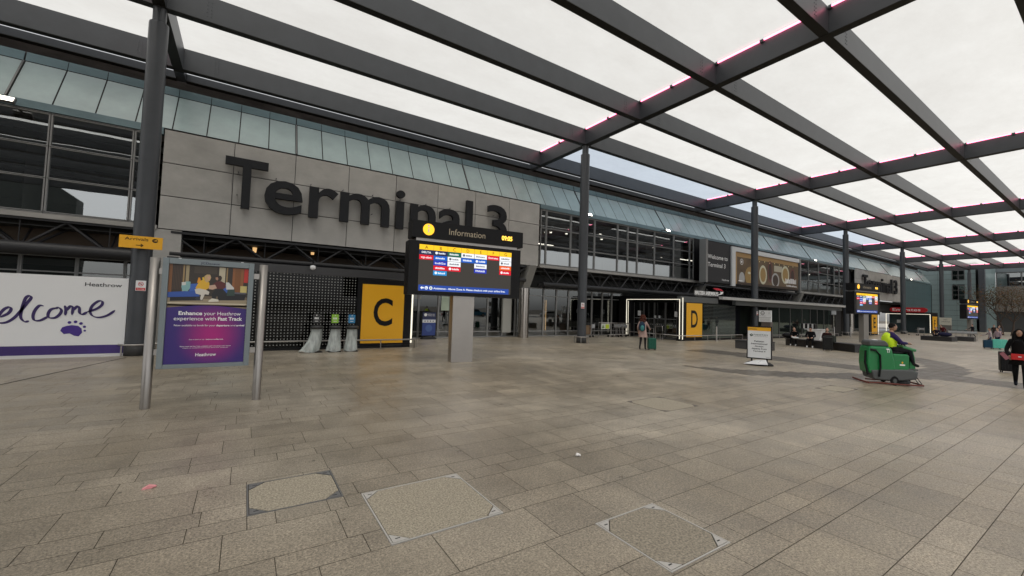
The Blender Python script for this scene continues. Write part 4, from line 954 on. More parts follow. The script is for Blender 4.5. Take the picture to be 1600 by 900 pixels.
# ---- bins with clear bags
BAG = None
def bag_mat():
    m = bpy.data.materials.new('clear_bag_plastic'); m.use_nodes = True; n = m.node_tree.nodes; l = m.node_tree.links
    P = n['Principled BSDF']; P.inputs['Base Color'].default_value = (.60, .65, .63, 1); P.inputs['Roughness'].default_value = .25; P.inputs['Alpha'].default_value = .5
    tc = n.new('ShaderNodeTexCoord'); mp = n.new('ShaderNodeMapping'); mp.inputs['Scale'].default_value = (2.6, 2.6, .9); nz = n.new('ShaderNodeTexNoise'); nz.inputs['Scale'].default_value = 3
    l.new(tc.outputs['Object'], mp.inputs[0]); l.new(mp.outputs[0], nz.inputs['Vector']); mr = n.new('ShaderNodeMapRange'); mr.inputs[1].default_value = .35; mr.inputs[2].default_value = .65; mr.inputs[3].default_value = .42; mr.inputs[4].default_value = .70
    l.new(nz.outputs[0], mr.inputs[0]); l.new(mr.outputs[0], P.inputs['Alpha']); bp_ = n.new('ShaderNodeBump'); bp_.inputs['Strength'].default_value = .35; l.new(nz.outputs[0], bp_.inputs['Height']); l.new(bp_.outputs[0], P.inputs['Normal'])
    return m
BAG = bag_mat()
for x_, col, nm, lab, sk in ((2.32, (.03, .03, .03), 'bin_black', 'bag stand with a black sign, its clear bag pulled sideways on the ground', -.28), (2.98, (.28, .55, .05), 'bin_green', 'bag stand with a lime green sign, middle of the three by the dotted screen', -.04), (3.60, (.03, .22, .45), 'bin_blue', 'bag stand with a blue sign next to the yellow C panel', -.03)):
    t = thing('litter_bin', lab, 'litter bin', (x_, 17.05, 0), 0, 'three bag stands for litter')
    m = MB(); m.lathe([(.0, .885), (.23, .885), (.235, .97), (.2, 1.0), (0, 1.0)], (0, 0, 0), 20); m.obj('lid', mat('bin_lid', (.02, .02, .02), .4), t)
    m = MB(); m.tube([(0, .2, 0), (0, .2, 1.5)], .025, 8); m.box(-.22, .22, -.12, .22, 0, .03); m.obj('stand', BLACK, t)
    m = MB(); m.box(-.125, .125, .165, .18, 1.1, 1.43, mat(nm, col, .5)); m.flat(-.06, .06, 1.155, 1.175, .163, WLET)
    m.disc(0, 1.39, .018, .162, WLET, seg=10)
    for k_ in range(3): m.flat(-.07+.05*k_, -.035+.05*k_, 1.24, 1.31, .162, WLET)
    m.obj('sign_plate', None, t)
    m = MB(); random.seed(int(x_*10)); prof = []; seg = 22; vs = []; fs = []; nz_ = 12
    for i_ in range(nz_+1):
        u = i_/nz_; z_ = .88-.84*u
        for k_ in range(seg):
            a_ = 2*PI*k_/seg; r_ = (.175+.075*u**1.3)*(1+.10*math.sin(a_*5+u*2+x_*3)+.05*math.sin(a_*9+u*4)); 
            vs.append((r_*math.cos(a_)*1.0+sk*u*u*(.6 if math.cos(a_) > 0 else 1.2), r_*.8*math.sin(a_), z_+(.03*math.sin(a_*3+x_) if u > .9 else 0)))
    for i_ in range(nz_):
        for k_ in range(seg): fs.append((i_*seg+k_, i_*seg+(k_+1) % seg, (i_+1)*seg+(k_+1) % seg, (i_+1)*seg+k_))
    m.add(vs, fs, BAG, True); m.obj('clear_bag', None, t)
    m = MB()
    for k_ in range(7): m.ell((random.uniform(-.12, .1)+sk*.4, random.uniform(-.08, .08), .09+random.uniform(0, .09)), (.06, .05, .05), mat(('rubbish_pale', 'rubbish_pink', 'rubbish_green')[k_ % 3], ((.6, .6, .6), (.5, .35, .33), (.12, .3, .25))[k_ % 3], .7), seg=7, rings=5)
    m.obj('rubbish', None, t)
# ---- pavement signs
def pavement_sign(loc, rz, label, w_, z0, z1, paint):
    t = thing('pavement_sign', label, 'pavement sign', loc, rz)
    m = MB(); m.box(-w_/2, w_/2, -.02, .02, z0, z0+.04); m.box(-w_/2, w_/2, -.02, .02, z1-.04, z1); m.box(-w_/2, -w_/2+.035, -.02, .02, z0+.04, z1-.04); m.box(w_/2-.035, w_/2, -.02, .02, z0+.04, z1-.04); m.obj('frame', BLACK, t)
    m = MB(); m.box(-w_/2+.036, w_/2-.036, -.012, .012, z0+.041, z1-.041, WHITE); paint(m, w_, z0, z1); m.obj('notice', None, t)
    m = MB(); rub = mat('rubber_base', (.015, .015, .015), .7)
    m.lathe([(0, .0), (w_*.56, .0), (w_*.56, .05), (w_*.42, .12), (0, .12)], (0, 0, 0), 24, rub); m.v = [Vector((v.x, v.y*.55, v.z)) for v in m.v]
    for x_ in (-w_*.3, w_*.3): m.box(x_-.03, x_+.03, -.02, .02, .1, z0, rub)
    m.obj('base', None, t); return t
def pk(m, w_, z0, z1):
    y = -.014; a_ = w_/2-.036; D = mat('text_charcoal', (.02, .02, .025))
    m.flat(-a_, a_, z1-.175, z1-.041, y, YEL); m.text('Information', -a_+.03, z1-.13, .045, y-.002, D, w=.28, off=.01)
    m.text('PAKISTAN', -.18, z1-.36, .062, y-.002, mat('pia_green', (.03, .07, .05)), w=.46); m.text('International Airlines', -.18, z1-.40, .022, y-.002, D, w=.46)
    m.poly([(-.32, z1-.33), (-.26, z1-.29), (-.2, z1-.33), (-.22, z1-.38), (-.28, z1-.4)], y-.002, MATS['pia_green']); m.poly([(-.28, z1-.345), (-.25, z1-.32), (-.23, z1-.35)], y-.004, WHITE)
    for i_, s_ in enumerate(('Pakistan', 'International', 'Airways', 'departs from', 'Terminal 4')): m.text(s_, 0, z1-.60-.095*i_, .052, y-.002, D, off=.02, anchor='c', w=.041*len(s_))
    m.text('Heathrow', a_-.04, z0+.075, .02, y-.002, D, anchor='r', w=.12)
pavement_sign((16.63, 8.12, 0), math.radians(-72), 'white pavement sign with yellow top about Pakistan flights, a white sheet at its foot', .84, .23, 1.48, pk)
m = MB(); m.add([(-.45, -.25, .02), (-.05, -.3, .03), (.35, -.2, .05), (-.1, .12, .16), (.25, .1, .19), (-.2, -.08, .12), (.1, -.1, .17)], [(0, 1, 6, 5), (5, 6, 4, 3), (1, 2, 4, 6)])
m.add([(-.45, -.25, .015), (-.05, -.3, .02), (.35, -.2, .03), (-.1, .12, .13), (.25, .1, .16)], [(0, 3, 4, 2, 1)])
o = m.obj('plastic_sheet', WHITE, loc=(16.5, 8.1, .03)); o.rotation_euler = (0, 0, math.radians(-72)); tag(o, 'crumpled white sheet lying over the foot of the Pakistan pavement sign', 'sheet')
def ss(m, w_, z0, z1):
    y = -.014; a_ = w_/2-.036
    m.flat(-a_, a_, z0+.041, z1-.041, y, mat('ss_blue', (.03, .06, .24), .5)); m.flat(-a_, a_, z1-.42, z1-.041, y-.002, mat('ss_navy', (.02, .03, .09), .5)); m.flat(-a_, a_, z1-.62, z1-.45, y-.003, WHITE)
    m.disc(-.22, z1-.18, .09, y-.004, WLET); m.text('Self Service', -.1, z1-.17, .05, y-.004, WLET, w=.42, off=.01); m.text('Check-in here', -.1, z1-.25, .05, y-.004, WLET, w=.44, off=.01)
    for k_ in range(4): m.disc(-.24+.16*k_, z1-.535, .035, y-.006, mat('ss_navy', (.02, .03, .09)))
    m.disc(0, z0+.45, .2, y-.004, mat('ss_light', (.07, .13, .35), .5))
pavement_sign((8.78, 22.1, 0), 0, 'blue self service check-in sign standing against the shop windows', .86, .16, 1.54, ss)
# ---- two-part notice totem
t = thing('notice_totem', 'brown post carrying two white notices behind the left end of the benches', 'sign', (27.5, 13.06, 0), -PI/2)
m = MB(); m.box(-.25, .3, 0, .3, 0, 1.5); m.obj('post', mat('post_brown', (.10, .08, .07), .5), t)
m = MB(); m.box(-.36, .36, -.05, .05, 1.50, 2.22, WHITE); m.obj('board', None, t)
m = MB(); P = 16; D = mat('text_charcoal', (.02, .02, .025))
for k_ in range(P):
    a0, a1 = 2*PI*k_/P, 2*PI*(k_+1)/P; m.poly([(-.14+.12*math.cos(a0), 2.05+.12*math.sin(a0)), (-.14+.12*math.cos(a1), 2.05+.12*math.sin(a1)), (-.14+.09*math.cos(a1), 2.05+.09*math.sin(a1)), (-.14+.09*math.cos(a0), 2.05+.09*math.sin(a0))], -.052, D)
m.flat(-.2, -.08, 2.03, 2.06, -.052, D); m.text('NO SMOKING', -.31, 1.85, .045, -.052, D, w=.36); m.text('i', .23, 2.0, .12, -.052, D); m.flat(-.34, .34, 1.76, 1.775, -.052, D)
for k_ in range(3): m.flat(-.3, .28, 1.56+.06*k_, 1.575+.06*k_, -.052, mat('print_grey', (.2, .2, .2)))
m.obj('lettering', None, t)
# ---- benches
BEN = mat('bench_black', (.022, .021, .022), .45, var=.15, vscale=3)
def bench(path, wd, ht, label, endm=None):
    # path : outer base line (x,y) toward the viewer; bench body lies behind it (+x)
    cx = sum(q[0] for q in path)/len(path); cy = sum(q[1] for q in path)/len(path)
    t = thing('bench', label, 'bench', (cx, cy, 0), 0, 'low black block benches')
    for k_, (a_, b_) in enumerate(((0.0, ht-.06), (ht-.05, ht))):
        m = MB(); n = len(path); ins = .05 if k_ == 0 else 0
        A_ = []; B_ = []
        for i_, q in enumerate(path):
            p0 = path[max(i_-1, 0)]; p1 = path[min(i_+1, n-1)]; dx, dy = p1[0]-p0[0], p1[1]-p0[1]; L = math.hypot(dx, dy); nx_, ny_ = -dy/L, dx/L
            if nx_ < 0: nx_, ny_ = -nx_, -ny_
            A_.append((q[0]-cx+nx_*ins, q[1]-cy+ny_*ins)); B_.append((q[0]-cx+nx_*(wd-ins), q[1]-cy+ny_*(wd-ins)))
        for i_ in range(n-1): m.hprism([A_[i_], A_[i_+1], B_[i_+1], B_[i_]], a_, b_)
        m.obj('plinth' if k_ == 0 else 'seat', BEN if k_ else (endm or BEN), t, bevel=.006 if n == 2 else 0)
    return t
bench([(23.41, 12.75), (23.68, 11.01)], .85, .47, 'short dark block bench half hidden by the Pakistan pavement sign', mat('bench_grey_side', (.045, .043, .042), .5))
bench([(29.95, 13.0), (29.75, 12.0), (29.32, 10.78), (28.9, 9.8), (28.39, 8.85)], .85, .45, 'long curved black bench with people sitting on its left part')
bench([(55.19, 12.02), (55.05, 9.88)], 1.6, .42, 'far dark bench block in front of the F entrance')
bench([(58.6, 10.3), (58.69, 9.06)], 1.8, .42, 'farthest dark bench block right of the far bench')
# ---- bollards
bs = ['steel post standing left of the second information screen', 'steel post just beside the base of the second information screen', 'steel post in front of the louvred window right of the D panel']
b0 = thing('bollard', bs[0], 'bollard', (47.7, 16.4, 0), 0, 'steel posts along the entrances')
MB().lathe([(.05, 0), (.05, .98), (.03, 1.01), (0, 1.01)], (0, 0, 0), 14).obj('shaft', STAIN2, b0); MB().lathe([(.09, 0), (.09, .03), (.05, .04)], (0, 0, 0), 14).obj('foot', STAIN2, b0)
dup(b0, (51.1, 16.2, 0), 0, bs[1]); dup(b0, (28.1, 16.6, 0), 0, bs[2])
hb = thing('hoop_barrier', 'pair of steel guard posts before the D entrance doors', 'barrier', (24.0, 18.3, 0))
m = MB(); m.tube([(0, -.28, 0), (0, -.28, .95), (0, .28, .95), (0, .28, 0)], .03, 8); m.obj('hoop', STAIN2, hb); m = MB(); m.box(-.02, .02, -.24, .24, .40, .44); m.obj('crossbar', STAIN2, hb)
# ---- camera under truss
t = thing('security_camera', 'small white dome camera hanging above the litter bag stands', 'security camera', (2.15, 17.95, 3.2))
m = MB(); m.box(-.04, .04, -.3, .1, .28, .34); m.tube([(0, -.3, .3), (0, -.3, .1)], .025, 8); m.obj('arm', BLACK, t)
m = MB(); m.lathe([(.02, .12), (.09, .1), (.1, .0), (.07, -.05), (0, -.07)], (0, -.3, 0), 14); m.obj('dome', WHITE, t)
# ---- trolleys
def trolley(loc, rz, label, load=None):
    t = thing('baggage_trolley', label, 'baggage trolley', loc, rz, 'baggage trolleys')
    m = MB(); m.tube([(-.28, -.45, .18), (-.2, .45, .16), (.2, .45, .16), (.28, -.45, .18)], .018, 6); 
    for k_ in range(5): m.tube([(-.24+.12*k_, -.44, .19), (-.18+.09*k_, .44, .17)], .009, 5)
    m.tube([(-.28, -.45, .18), (-.28, -.5, 1.0)], .018, 6); m.tube([(.28, -.45, .18), (.28, -.5, 1.0)], .018, 6)
    for z_ in (.45, .62): m.tube([(-.28, -.47, z_), (.28, -.47, z_)], .01, 5)
    m.obj('frame', STAIN2, t)
    m = MB(); m.tube([(-.3, -.52, 1.0), (.3, -.52, 1.0)], .022, 8); m.obj('handle', BLACK, t)
    m = MB(); m.box(-.26, .26, -.53, -.5, .66, .92, mat('trolley_plate', (.42, .43, .44), .5)); m.box(-.24, .24, -.5, -.3, .72, .74, STAIN2); m.obj('basket', None, t)
    for x_, y_ in ((-.26, -.4), (.26, -.4), (0, .38)):
        m = MB(); m.tube([(x_-.02, y_, .07), (x_+.02, y_, .07)], .07, 12); m.obj('wheel', BLACK, t)
    return t
tl = trolley((22.6, 21.3, 0), PI/2, 'leftmost nested trolley in the bay left of the D entrance')
dup(tl, (23.0, 21.3, 0), PI/2, 'middle nested trolley in the bay left of the D entrance'); dup(tl, (23.4, 21.3, 0), PI/2, 'rightmost nested trolley in the bay, next to the light frame')
dup(tl, (20.35, 21.6, 0), .4, 'single trolley with a cardboard box just right of a canopy column')
for k_, (x_, y_) in enumerate(((60.8, 10.9), (61.0, 10.45), (61.2, 10.0), (61.4, 9.55))): dup(tl, (x_, y_, 0), PI/2+.1, ('first', 'second', 'third', 'fourth')[k_]+' trolley from the left in the far row behind the dark bench')
for k_, (x_, y_) in enumerate(((70, 15.9), (71.5, 15.6))): dup(tl, (x_, y_, 0), .5+k_, ('loose trolley left of the far entrance notice post', 'loose trolley nearer the far notice post')[k_])
m = MB(); m.box(-.26, .26, -.25, .25, 0, .62); m.box(-.02, .02, -.252, .252, .0, .622, mat('tape_tan', (.35, .26, .15))); m.m = [mat('cardboard', (.20, .13, .08), .8)]+m.m; m.mi = [0]*6+[1]*6
tag(m.obj('cardboard_box', None, loc=(20.32, 21.65, .2)), 'brown cardboard box loaded on the single trolley', 'box')
tb = thing('trolley_bay', 'steel rail bay with a yellow sign holding the baggage trolleys', 'trolley bay', (22.4, 21.2, 0))
m = MB(); m.tube([(-1.35, -.1, 0), (-1.35, -.1, 1.05), (1.7, -.25, 1.0), (1.7, -.25, 0)], .03, 8)
for x_ in (-.25, .3, 1.0): m.tube([(x_, -.2, 0), (x_, -.2, 1.0)], .022, 6)
m.obj('rail', STAIN2, tb)
m = MB(); m.box(-1.2, -.35, -.2, -.17, .6, .98, mat('bay_white', (.55, .57, .5), .5)); m.flat(-.78, -.42, .63, .92, -.204, mat('bay_lime', (.45, .55, .03), .5)); m.poly([(-1.15, .66), (-.9, .66), (-1.02, .92)], -.204, mat('bay_green_dark', (.1, .2, .05))); m.obj('sign_plate', None, tb)
# far notice post
t = thing('notice_post', 'pale notice on a grey block post in front of the far F entrance', 'sign', (78.5, 14.6, 0), -PI/2)
MB().box(-.5, .5, 0, .4, 0, 1.35).obj('post', mat('post_grey', (.16, .155, .145), .5), t)
m = MB(); m.box(-.6, .55, -.06, 0, 1.35, 2.35, mat('notice_cream', (.62, .6, .52), .5)); m.text('NO', 0, 2.0, .15, -.062, D, anchor='c'); m.text('SMOKING', 0, 1.75, .12, -.062, D, anchor='c'); m.obj('board', None, t)
# table of goods left of bench end
t = thing('cafe_table', 'white legged counter with striped black box near the seated people', 'table', (33.6, 12.6, 0))
MB().box(-.35, .35, -.6, .6, 1.02, 1.06).obj('tabletop', WHITE, t); 
m = MB(); m.add([(-.12, -.12, 0), (.12, -.12, 0), (.12, .12, 0), (-.12, .12, 0), (-.3, -.45, 1.02), (.3, -.45, 1.02), (.3, .45, 1.02), (-.3, .45, 1.02)], [(0, 3, 2, 1), (4, 5, 6, 7), (0, 1, 5, 4), (1, 2, 6, 5), (2, 3, 7, 6), (3, 0, 4, 7)]); m.obj('leg', WHITE, t)
m = MB(); m.box(-.2, .2, -.3, .55, 0, .35, BLACK)
for k_ in range(3): m.box(-.203, .203, -.2+k_*.26, -.1+k_*.26, 0.02, .352, mat('stripe_pale', (.5, .5, .5)))
tag(m.obj('striped_box', None, loc=(33.6, 12.9, 1.06)), 'black and pale striped box on the white counter', 'box')
# ================================================================== PEOPLE
def skin_geo(J, E, root):
    names = list(J); me = bpy.data.meshes.new('s'); me.from_pydata([J[n][0] for n in names], [(names.index(a), names.index(b)) for a, b in E], [])
    o = bpy.data.objects.new('s', me); COL.objects.link(o); md = o.modifiers.new('s', 'SKIN'); md.use_smooth_shade = True
    sv = me.skin_vertices[0].data
    for i, n in enumerate(names):
        r = J[n][1]; sv[i].radius = r if isinstance(r, tuple) else (r, r); sv[i].use_root = (n == root)
    s = o.modifiers.new('u', 'SUBSURF'); s.levels = 1; s.render_levels = 1
    bpy.context.view_layer.update(); dg = bpy.context.evaluated_depsgraph_get(); e = bpy.data.meshes.new_from_object(o.evaluated_get(dg))
    v = [Vector(x.co) for x in e.vertices]; f = [tuple(p.vertices) for p in e.polygons]
    bpy.data.objects.remove(o); bpy.data.meshes.remove(me); bpy.data.meshes.remove(e); return v, f
def segd(p, a, b):
    ab = b-a; t = max(0, min(1, (p-a).dot(ab)/max(ab.length_squared, 1e-9))); return (p-(a+ab*t)).length
STAND = dict(pelvis=(0, 0, .95), spine=(0, 0, 1.12), chest=(0, 0, 1.33), neck=(0, .0, 1.47), head=(0, .01, 1.56),
    shl=(-.17, 0, 1.40), ell=(-.23, -.02, 1.13), wrl=(-.24, .06, .89), shr=(.17, 0, 1.40), elr=(.23, -.02, 1.13), wrr=(.24, .06, .89),
    hpl=(-.09, 0, .90), knl=(-.10, .02, .50), anl=(-.10, -.02, .10), tol=(-.11, .13, .04), hpr=(.09, 0, .90), knr=(.10, .02, .50), anr=(.10, -.02, .10), tor=(.11, .13, .04))
RAD = dict(pelvis=(.135, .10), spine=(.125, .09), chest=(.15, .10), neck=.055, head=.05, shl=.065, ell=.045, wrl=.03, shr=.065, elr=.045, wrr=.03,
    hpl=.085, knl=.06, anl=.04, tol=.035, hpr=.085, knr=.06, anr=.04, tor=.035)
EDG = [('pelvis', 'spine'), ('spine', 'chest'), ('chest', 'neck'), ('neck', 'head'), ('chest', 'shl'), ('shl', 'ell'), ('ell', 'wrl'), ('chest', 'shr'), ('shr', 'elr'), ('elr', 'wrr'),
    ('pelvis', 'hpl'), ('hpl', 'knl'), ('knl', 'anl'), ('anl', 'tol'), ('pelvis', 'hpr'), ('hpr', 'knr'), ('knr', 'anr'), ('anr', 'tor')]
PART = {('neck', 'head'): 'skin', ('hpl', 'knl'): 'leg', ('knl', 'anl'): 'leg', ('hpr', 'knr'): 'leg', ('knr', 'anr'): 'leg', ('pelvis', 'hpl'): 'leg', ('pelvis', 'hpr'): 'leg', ('anl', 'tol'): 'shoe', ('anr', 'tor'): 'shoe', ('shl', 'ell'): 'sleeve', ('shr', 'elr'): 'sleeve', ('ell', 'wrl'): 'sleeve', ('elr', 'wrr'): 'sleeve'}
def cmat(c, rough=.8): return mat('cloth_%02x%02x%02x' % tuple(int(min(1, x)*255) for x in c), c, rough, var=.12, vscale=14, spec=.15)
SK = {'light': (.50, .30, .22), 'mid': (.36, .20, .13), 'dark': (.14, .075, .05)}
def person(label, loc, rz, pose={}, top=(.02, .02, .02), legs=(.02, .02, .02), shoes=(.02, .02, .02), skin='light', hair=(.02, .015, .01), hair_style='short', look=0, scale=1, coat=None, fat=1.0, hands=True, head_off=(0, 0, 0), name='person', group=None, vest=None):
    t = thing(name, label, 'person', loc, rz, group); t.scale = (scale,)*3
    J = {k: Vector(pose.get(k, STAND[k])) for k in STAND}
    JJ = {k: (J[k], tuple(r*fat for r in RAD[k]) if isinstance(RAD[k], tuple) else RAD[k]*fat) for k in J}
    v, f = skin_geo(JJ, EDG, 'pelvis')
    mats = {'skin': mat('skin_'+skin, SK[skin], .5), 'top': cmat(top), 'sleeve': cmat(top), 'leg': cmat(legs), 'shoe': cmat(shoes, .5)}
    mb = MB(); groups = {}
    for q in f:
        c = sum((v[i] for i in q), Vector())/len(q)
        b = min(EDG, key=lambda e: segd(c, J[e[0]], J[e[1]])-.02*(e[0] in ('anl', 'anr'))); groups.setdefault(PART.get(b, 'top'), []).append(q)
    b0 = len(mb.v); mb.v += list(v)
    for k, qs in groups.items():
        mi = mb._m(mats[k])
        for q in qs: mb.f.append(q); mb.mi.append(mi); mb.sm.append(True)
    # head with face
    hc = J['head']+Vector((0, .015, .085))+Vector(head_off); Rm = TR(*hc)@RZ(look); mb.T = Rm
    S_ = mats['skin']; mb.ell((0, 0, 0), (.073, .092, .115), S_, 16, 12); mb.ell((0, .03, -.055), (.052, .055, .055), S_, 12, 8)
    mb.add([(-.014, .088, -.028), (.014, .088, -.028), (0, .115, -.022), (0, .088, .02)], [(0, 1, 2), (1, 3, 2), (3, 0, 2)], S_)
    for s_ in (-1, 1):
        mb.ell((s_*.029, .083, .01), (.012, .008, .006), WHITE, 8, 5); mb.ell((s_*.029, .089, .01), (.006, .004, .006), BLACK, 6, 4)
        mb.ell((s_*.030, .087, .030), (.016, .005, .003), cmat(hair), 6, 4); mb.ell((s_*.074, .0, -.005), (.010, .02, .03), S_, 8, 6)
    mb.ell((0, .086, -.056), (.022, .008, .006), mat('lips', (.40, .13, .11), .5), 8, 5); mb.T = Matrix.Identity(4)
    # hands: palm, four fingers, thumb
    if hands:
        for sd, w_, e_ in ((-1, 'wrl', 'ell'), (1, 'wrr', 'elr')):
            d = (J[w_]-J[e_]).normalized(); side = d.cross(Vector((0, 0, 1)) if abs(d.z) < .9 else Vector((0, 1, 0))).normalized(); nrm = side.cross(d)
            p0 = J[w_]; mb.tube([p0-d*.01, p0+d*.03, p0+d*.075, p0+d*.085], [.022, .032, .034, .02], 8, S_)
            for k_ in range(4):
                o_ = side*(.022-.0145*k_); L = (.062, .072, .068, .052)[k_]; q0 = p0+d*.075+o_
                mb.tube([q0, q0+d*L*.55-nrm*.008, q0+d*L*.9-nrm*.028], [.0095, .0085, .007], 6, S_)
            q0 = p0+d*.03+side*.028; mb.tube([q0, q0+d*.025+side*.022, q0+d*.055+side*.026-nrm*.01], [.012, .010, .008], 6, S_)
    mb.obj('body', None, t)
    # hair
    hb_ = MB(); hb_.T = Rm; H = cmat(hair, .55)
    if hair_style == 'short': hb_.ell((0, -.018, .03), (.081, .092, .098), H, 14, 10)
    elif hair_style == 'long':
        hb_.ell((0, -.02, .028), (.088, .098, .105), H, 14, 10); hb_.tube([(0, -.05, .04), (0, -.075, -.08), (0, -.08, -.2), (0, -.08, -.34)], [.09, .11, .11, .05], 10, H)
        for s_ in (-1, 1): hb_.tube([(s_*.065, .0, .05), (s_*.09, .01, -.05), (s_*.10, .03, -.17), (s_*.10, .06, -.30)], [.04, .05, .05, .02], 8, H)
    elif hair_style == 'curly':
        random.seed(4)
        for k_ in range(70):
            a_ = random.uniform(0, 2*PI); z_ = random.uniform(-.20, .12); r_ = .10*math.cos(max(-1.2, min(1.2, z_*7-.1)))**.5 if z_ > 0 else .115
            y_ = math.sin(a_)*r_-.035
            if y_ > .05 and z_ < .05: continue
            hb_.ell((math.cos(a_)*r_, y_, z_), (.042, .04, .045), H, 7, 5)
        hb_.ell((0, -.03, 0), (.10, .09, .12), H, 10, 8)
    elif hair_style == 'hat':
        hb_.ell((0, -.008, .045), (.084, .098, .09), H, 14, 10)
    hb_.obj('hair' if hair_style != 'hat' else 'beanie', H, t)
    if vest:
        vj = {k: (J[k], ((RAD[k][0]+.085, RAD[k][1]+.085) if isinstance(RAD[k], tuple) else RAD[k]+.055)) for k in ('pelvis', 'spine', 'chest', 'shl', 'shr')}
        vj['neck'] = (J['chest'].lerp(J['neck'], .6), .085); vv, ff = skin_geo(vj, [('pelvis', 'spine'), ('spine', 'chest'), ('chest', 'neck'), ('chest', 'shl'), ('chest', 'shr')], 'pelvis')
        vm = MB(); vm.v = list(vv); hv = mat('hi_vis_yellow', (.68, .95, .02), .6); sv_ = mat('reflective_tape', (.20, .20, .19), .4)
        ax = (J['chest']-J['pelvis']).normalized()
        for q in ff:
            c = sum((vv[i] for i in q), Vector())/len(q); s_ = (c-J['pelvis']).dot(ax); vm.f.append(q); band = (.06 < s_ < .11) or (abs(abs(c.x)-.10) < .022 and s_ > .11)
            vm.mi.append(vm._m(sv_ if band else hv)); vm.sm.append(True)
        vm._m(hv); vm.obj('hi_vis_vest', None, t)
    if coat:
        col, zb, flare = coat
        c_ = MB(); rings = [(.17, .125, J['chest'].z+.04), (.165, .125, J['chest'].z-.1), (.155, .12, J['spine'].z), (.175, .14, J['pelvis'].z), (.175+flare, .14+flare, zb)]
        vs = []; fs = []; n = 20
        for i_, (rx, ry, z_) in enumerate(rings):
            bx_ = J['pelvis'] if z_ <= J['pelvis'].z else J['pelvis'].lerp(J['chest'], min(1, (z_-J['pelvis'].z)/(J['chest'].z-J['pelvis'].z)))
            for k_ in range(n): a_ = 2*PI*k_/n; w_ = 1+.05*math.sin(a_*5)*(i_/4); vs.append((bx_.x+rx*w_*math.cos(a_), bx_.y+ry*w_*math.sin(a_), z_))
        for i_ in range(len(rings)-1):
            for k_ in range(n): fs.append((i_*n+k_, i_*n+(k_+1) % n, (i_+1)*n+(k_+1) % n, (i_+1)*n+k_))
        c_.add(vs, fs, None, True); c_.obj('coat', cmat(col), t)
    return t
SIT = dict(pelvis=(0, 0, .52), spine=(0, .0, .70), chest=(0, .05, .90), neck=(0, .08, 1.03), head=(0, .11, 1.11), shl=(-.17, .05, .96), ell=(-.24, .12, .72), wrl=(-.12, .34, .66), shr=(.17, .05, .96), elr=(.24, .12, .72), wrr=(.12, .34, .66),
    hpl=(-.10, .03, .52), knl=(-.14, .46, .53), anl=(-.14, .50, .10), tol=(-.14, .65, .04), hpr=(.10, .03, .52), knr=(.14, .46, .53), anr=(.14, .50, .10), tor=(.14, .65, .04))
def suitcase(loc, rz, label, col, h=.62, w_=.42, d=.25, handle=0.0, group=None):
    t = thing('suitcase', label, 'suitcase', loc, rz, group)
    M_ = cmat(col, .35); m = MB(); m.box(-w_/2, w_/2, -d/2, d/2, .06, h); m.obj('shell', M_, t, bevel=.035)
    m = MB()
    for k_ in range(5): m.box(-w_*.38+k_*w_*.19-.006, -w_*.38+k_*w_*.19+.006, -d/2-.006, d/2+.006, .12, h-.07)
    m.obj('rib', M_, t)
    for x_ in (-1, 1):
        for y_ in (-1, 1): m = MB(); m.tube([(x_*w_*.38-.012, y_*d*.32, .03), (x_*w_*.38+.012, y_*d*.32, .03)], .03, 10); m.obj('wheel', BLACK, t)
    m = MB()
    if handle: m.tube([(-w_*.27, d*.3, h-.03), (-w_*.27, d*.3, h+handle), (w_*.27, d*.3, h+handle), (w_*.27, d*.3, h-.03)], .010, 6)
    else: m.tube([(-.08, 0, h-.01), (-.07, 0, h+.03), (.07, 0, h+.03), (.08, 0, h-.01)], .010, 6)
    m.obj('handle', STAIN2 if handle else BLACK, t); return t
# walker with green suitcase
wk = dict(STAND); wk.update(hpl=(-.09, 0, .9), knl=(-.09, -.02, .5), anl=(-.09, -.26, .16), tol=(-.09, -.17, .05), knr=(.09, .16, .50), anr=(.10, .14, .10), tor=(.10, .28, .04), elr=(.26, .16, 1.17), wrr=(.25, .42, 1.08), ell=(-.25, -.02, 1.14), wrl=(-.24, .10, .93))
pw = person('curly haired walker in a pinkish coat, seen from behind with rucksack and green suitcase', (16.62, 13.62, 0), math.radians(-62), wk, top=(.42, .30, .27), legs=(.02, .018, .02), shoes=(.012, .01, .01), hair=(.09, .03, .02), hair_style='curly', coat=((.40, .28, .25), .66, .05), scale=.98)
bk = thing('rucksack', 'teal rucksack on the back of the curly haired walker', 'rucksack', (16.62, 13.62, 0), math.radians(-62))
m = MB(); m.ell((0, -.21, 1.17), (.16, .10, .24), cmat((.02, .04, .07)), 14, 10); m.obj('bag', None, bk); m = MB(); m.ell((.03, -.29, 1.10), (.09, .05, .15), cmat((.06, .22, .22)), 12, 8); m.obj('front_pocket', None, bk)
m = MB()
for s_ in (-1, 1): m.tube([(s_*.1, -.14, 1.38), (s_*.13, .02, 1.45), (s_*.14, .12, 1.3), (s_*.13, 0.02, 1.1), (s_*.1, -.14, 1.0)], .018, 6)
m.obj('strap', cmat((.02, .03, .04)), bk)
suitcase((17.22, 13.55, 0), math.radians(-35), 'dark green upright suitcase pushed by the curly haired walker', (.02, .10, .07), .60, .40, .26, .48)
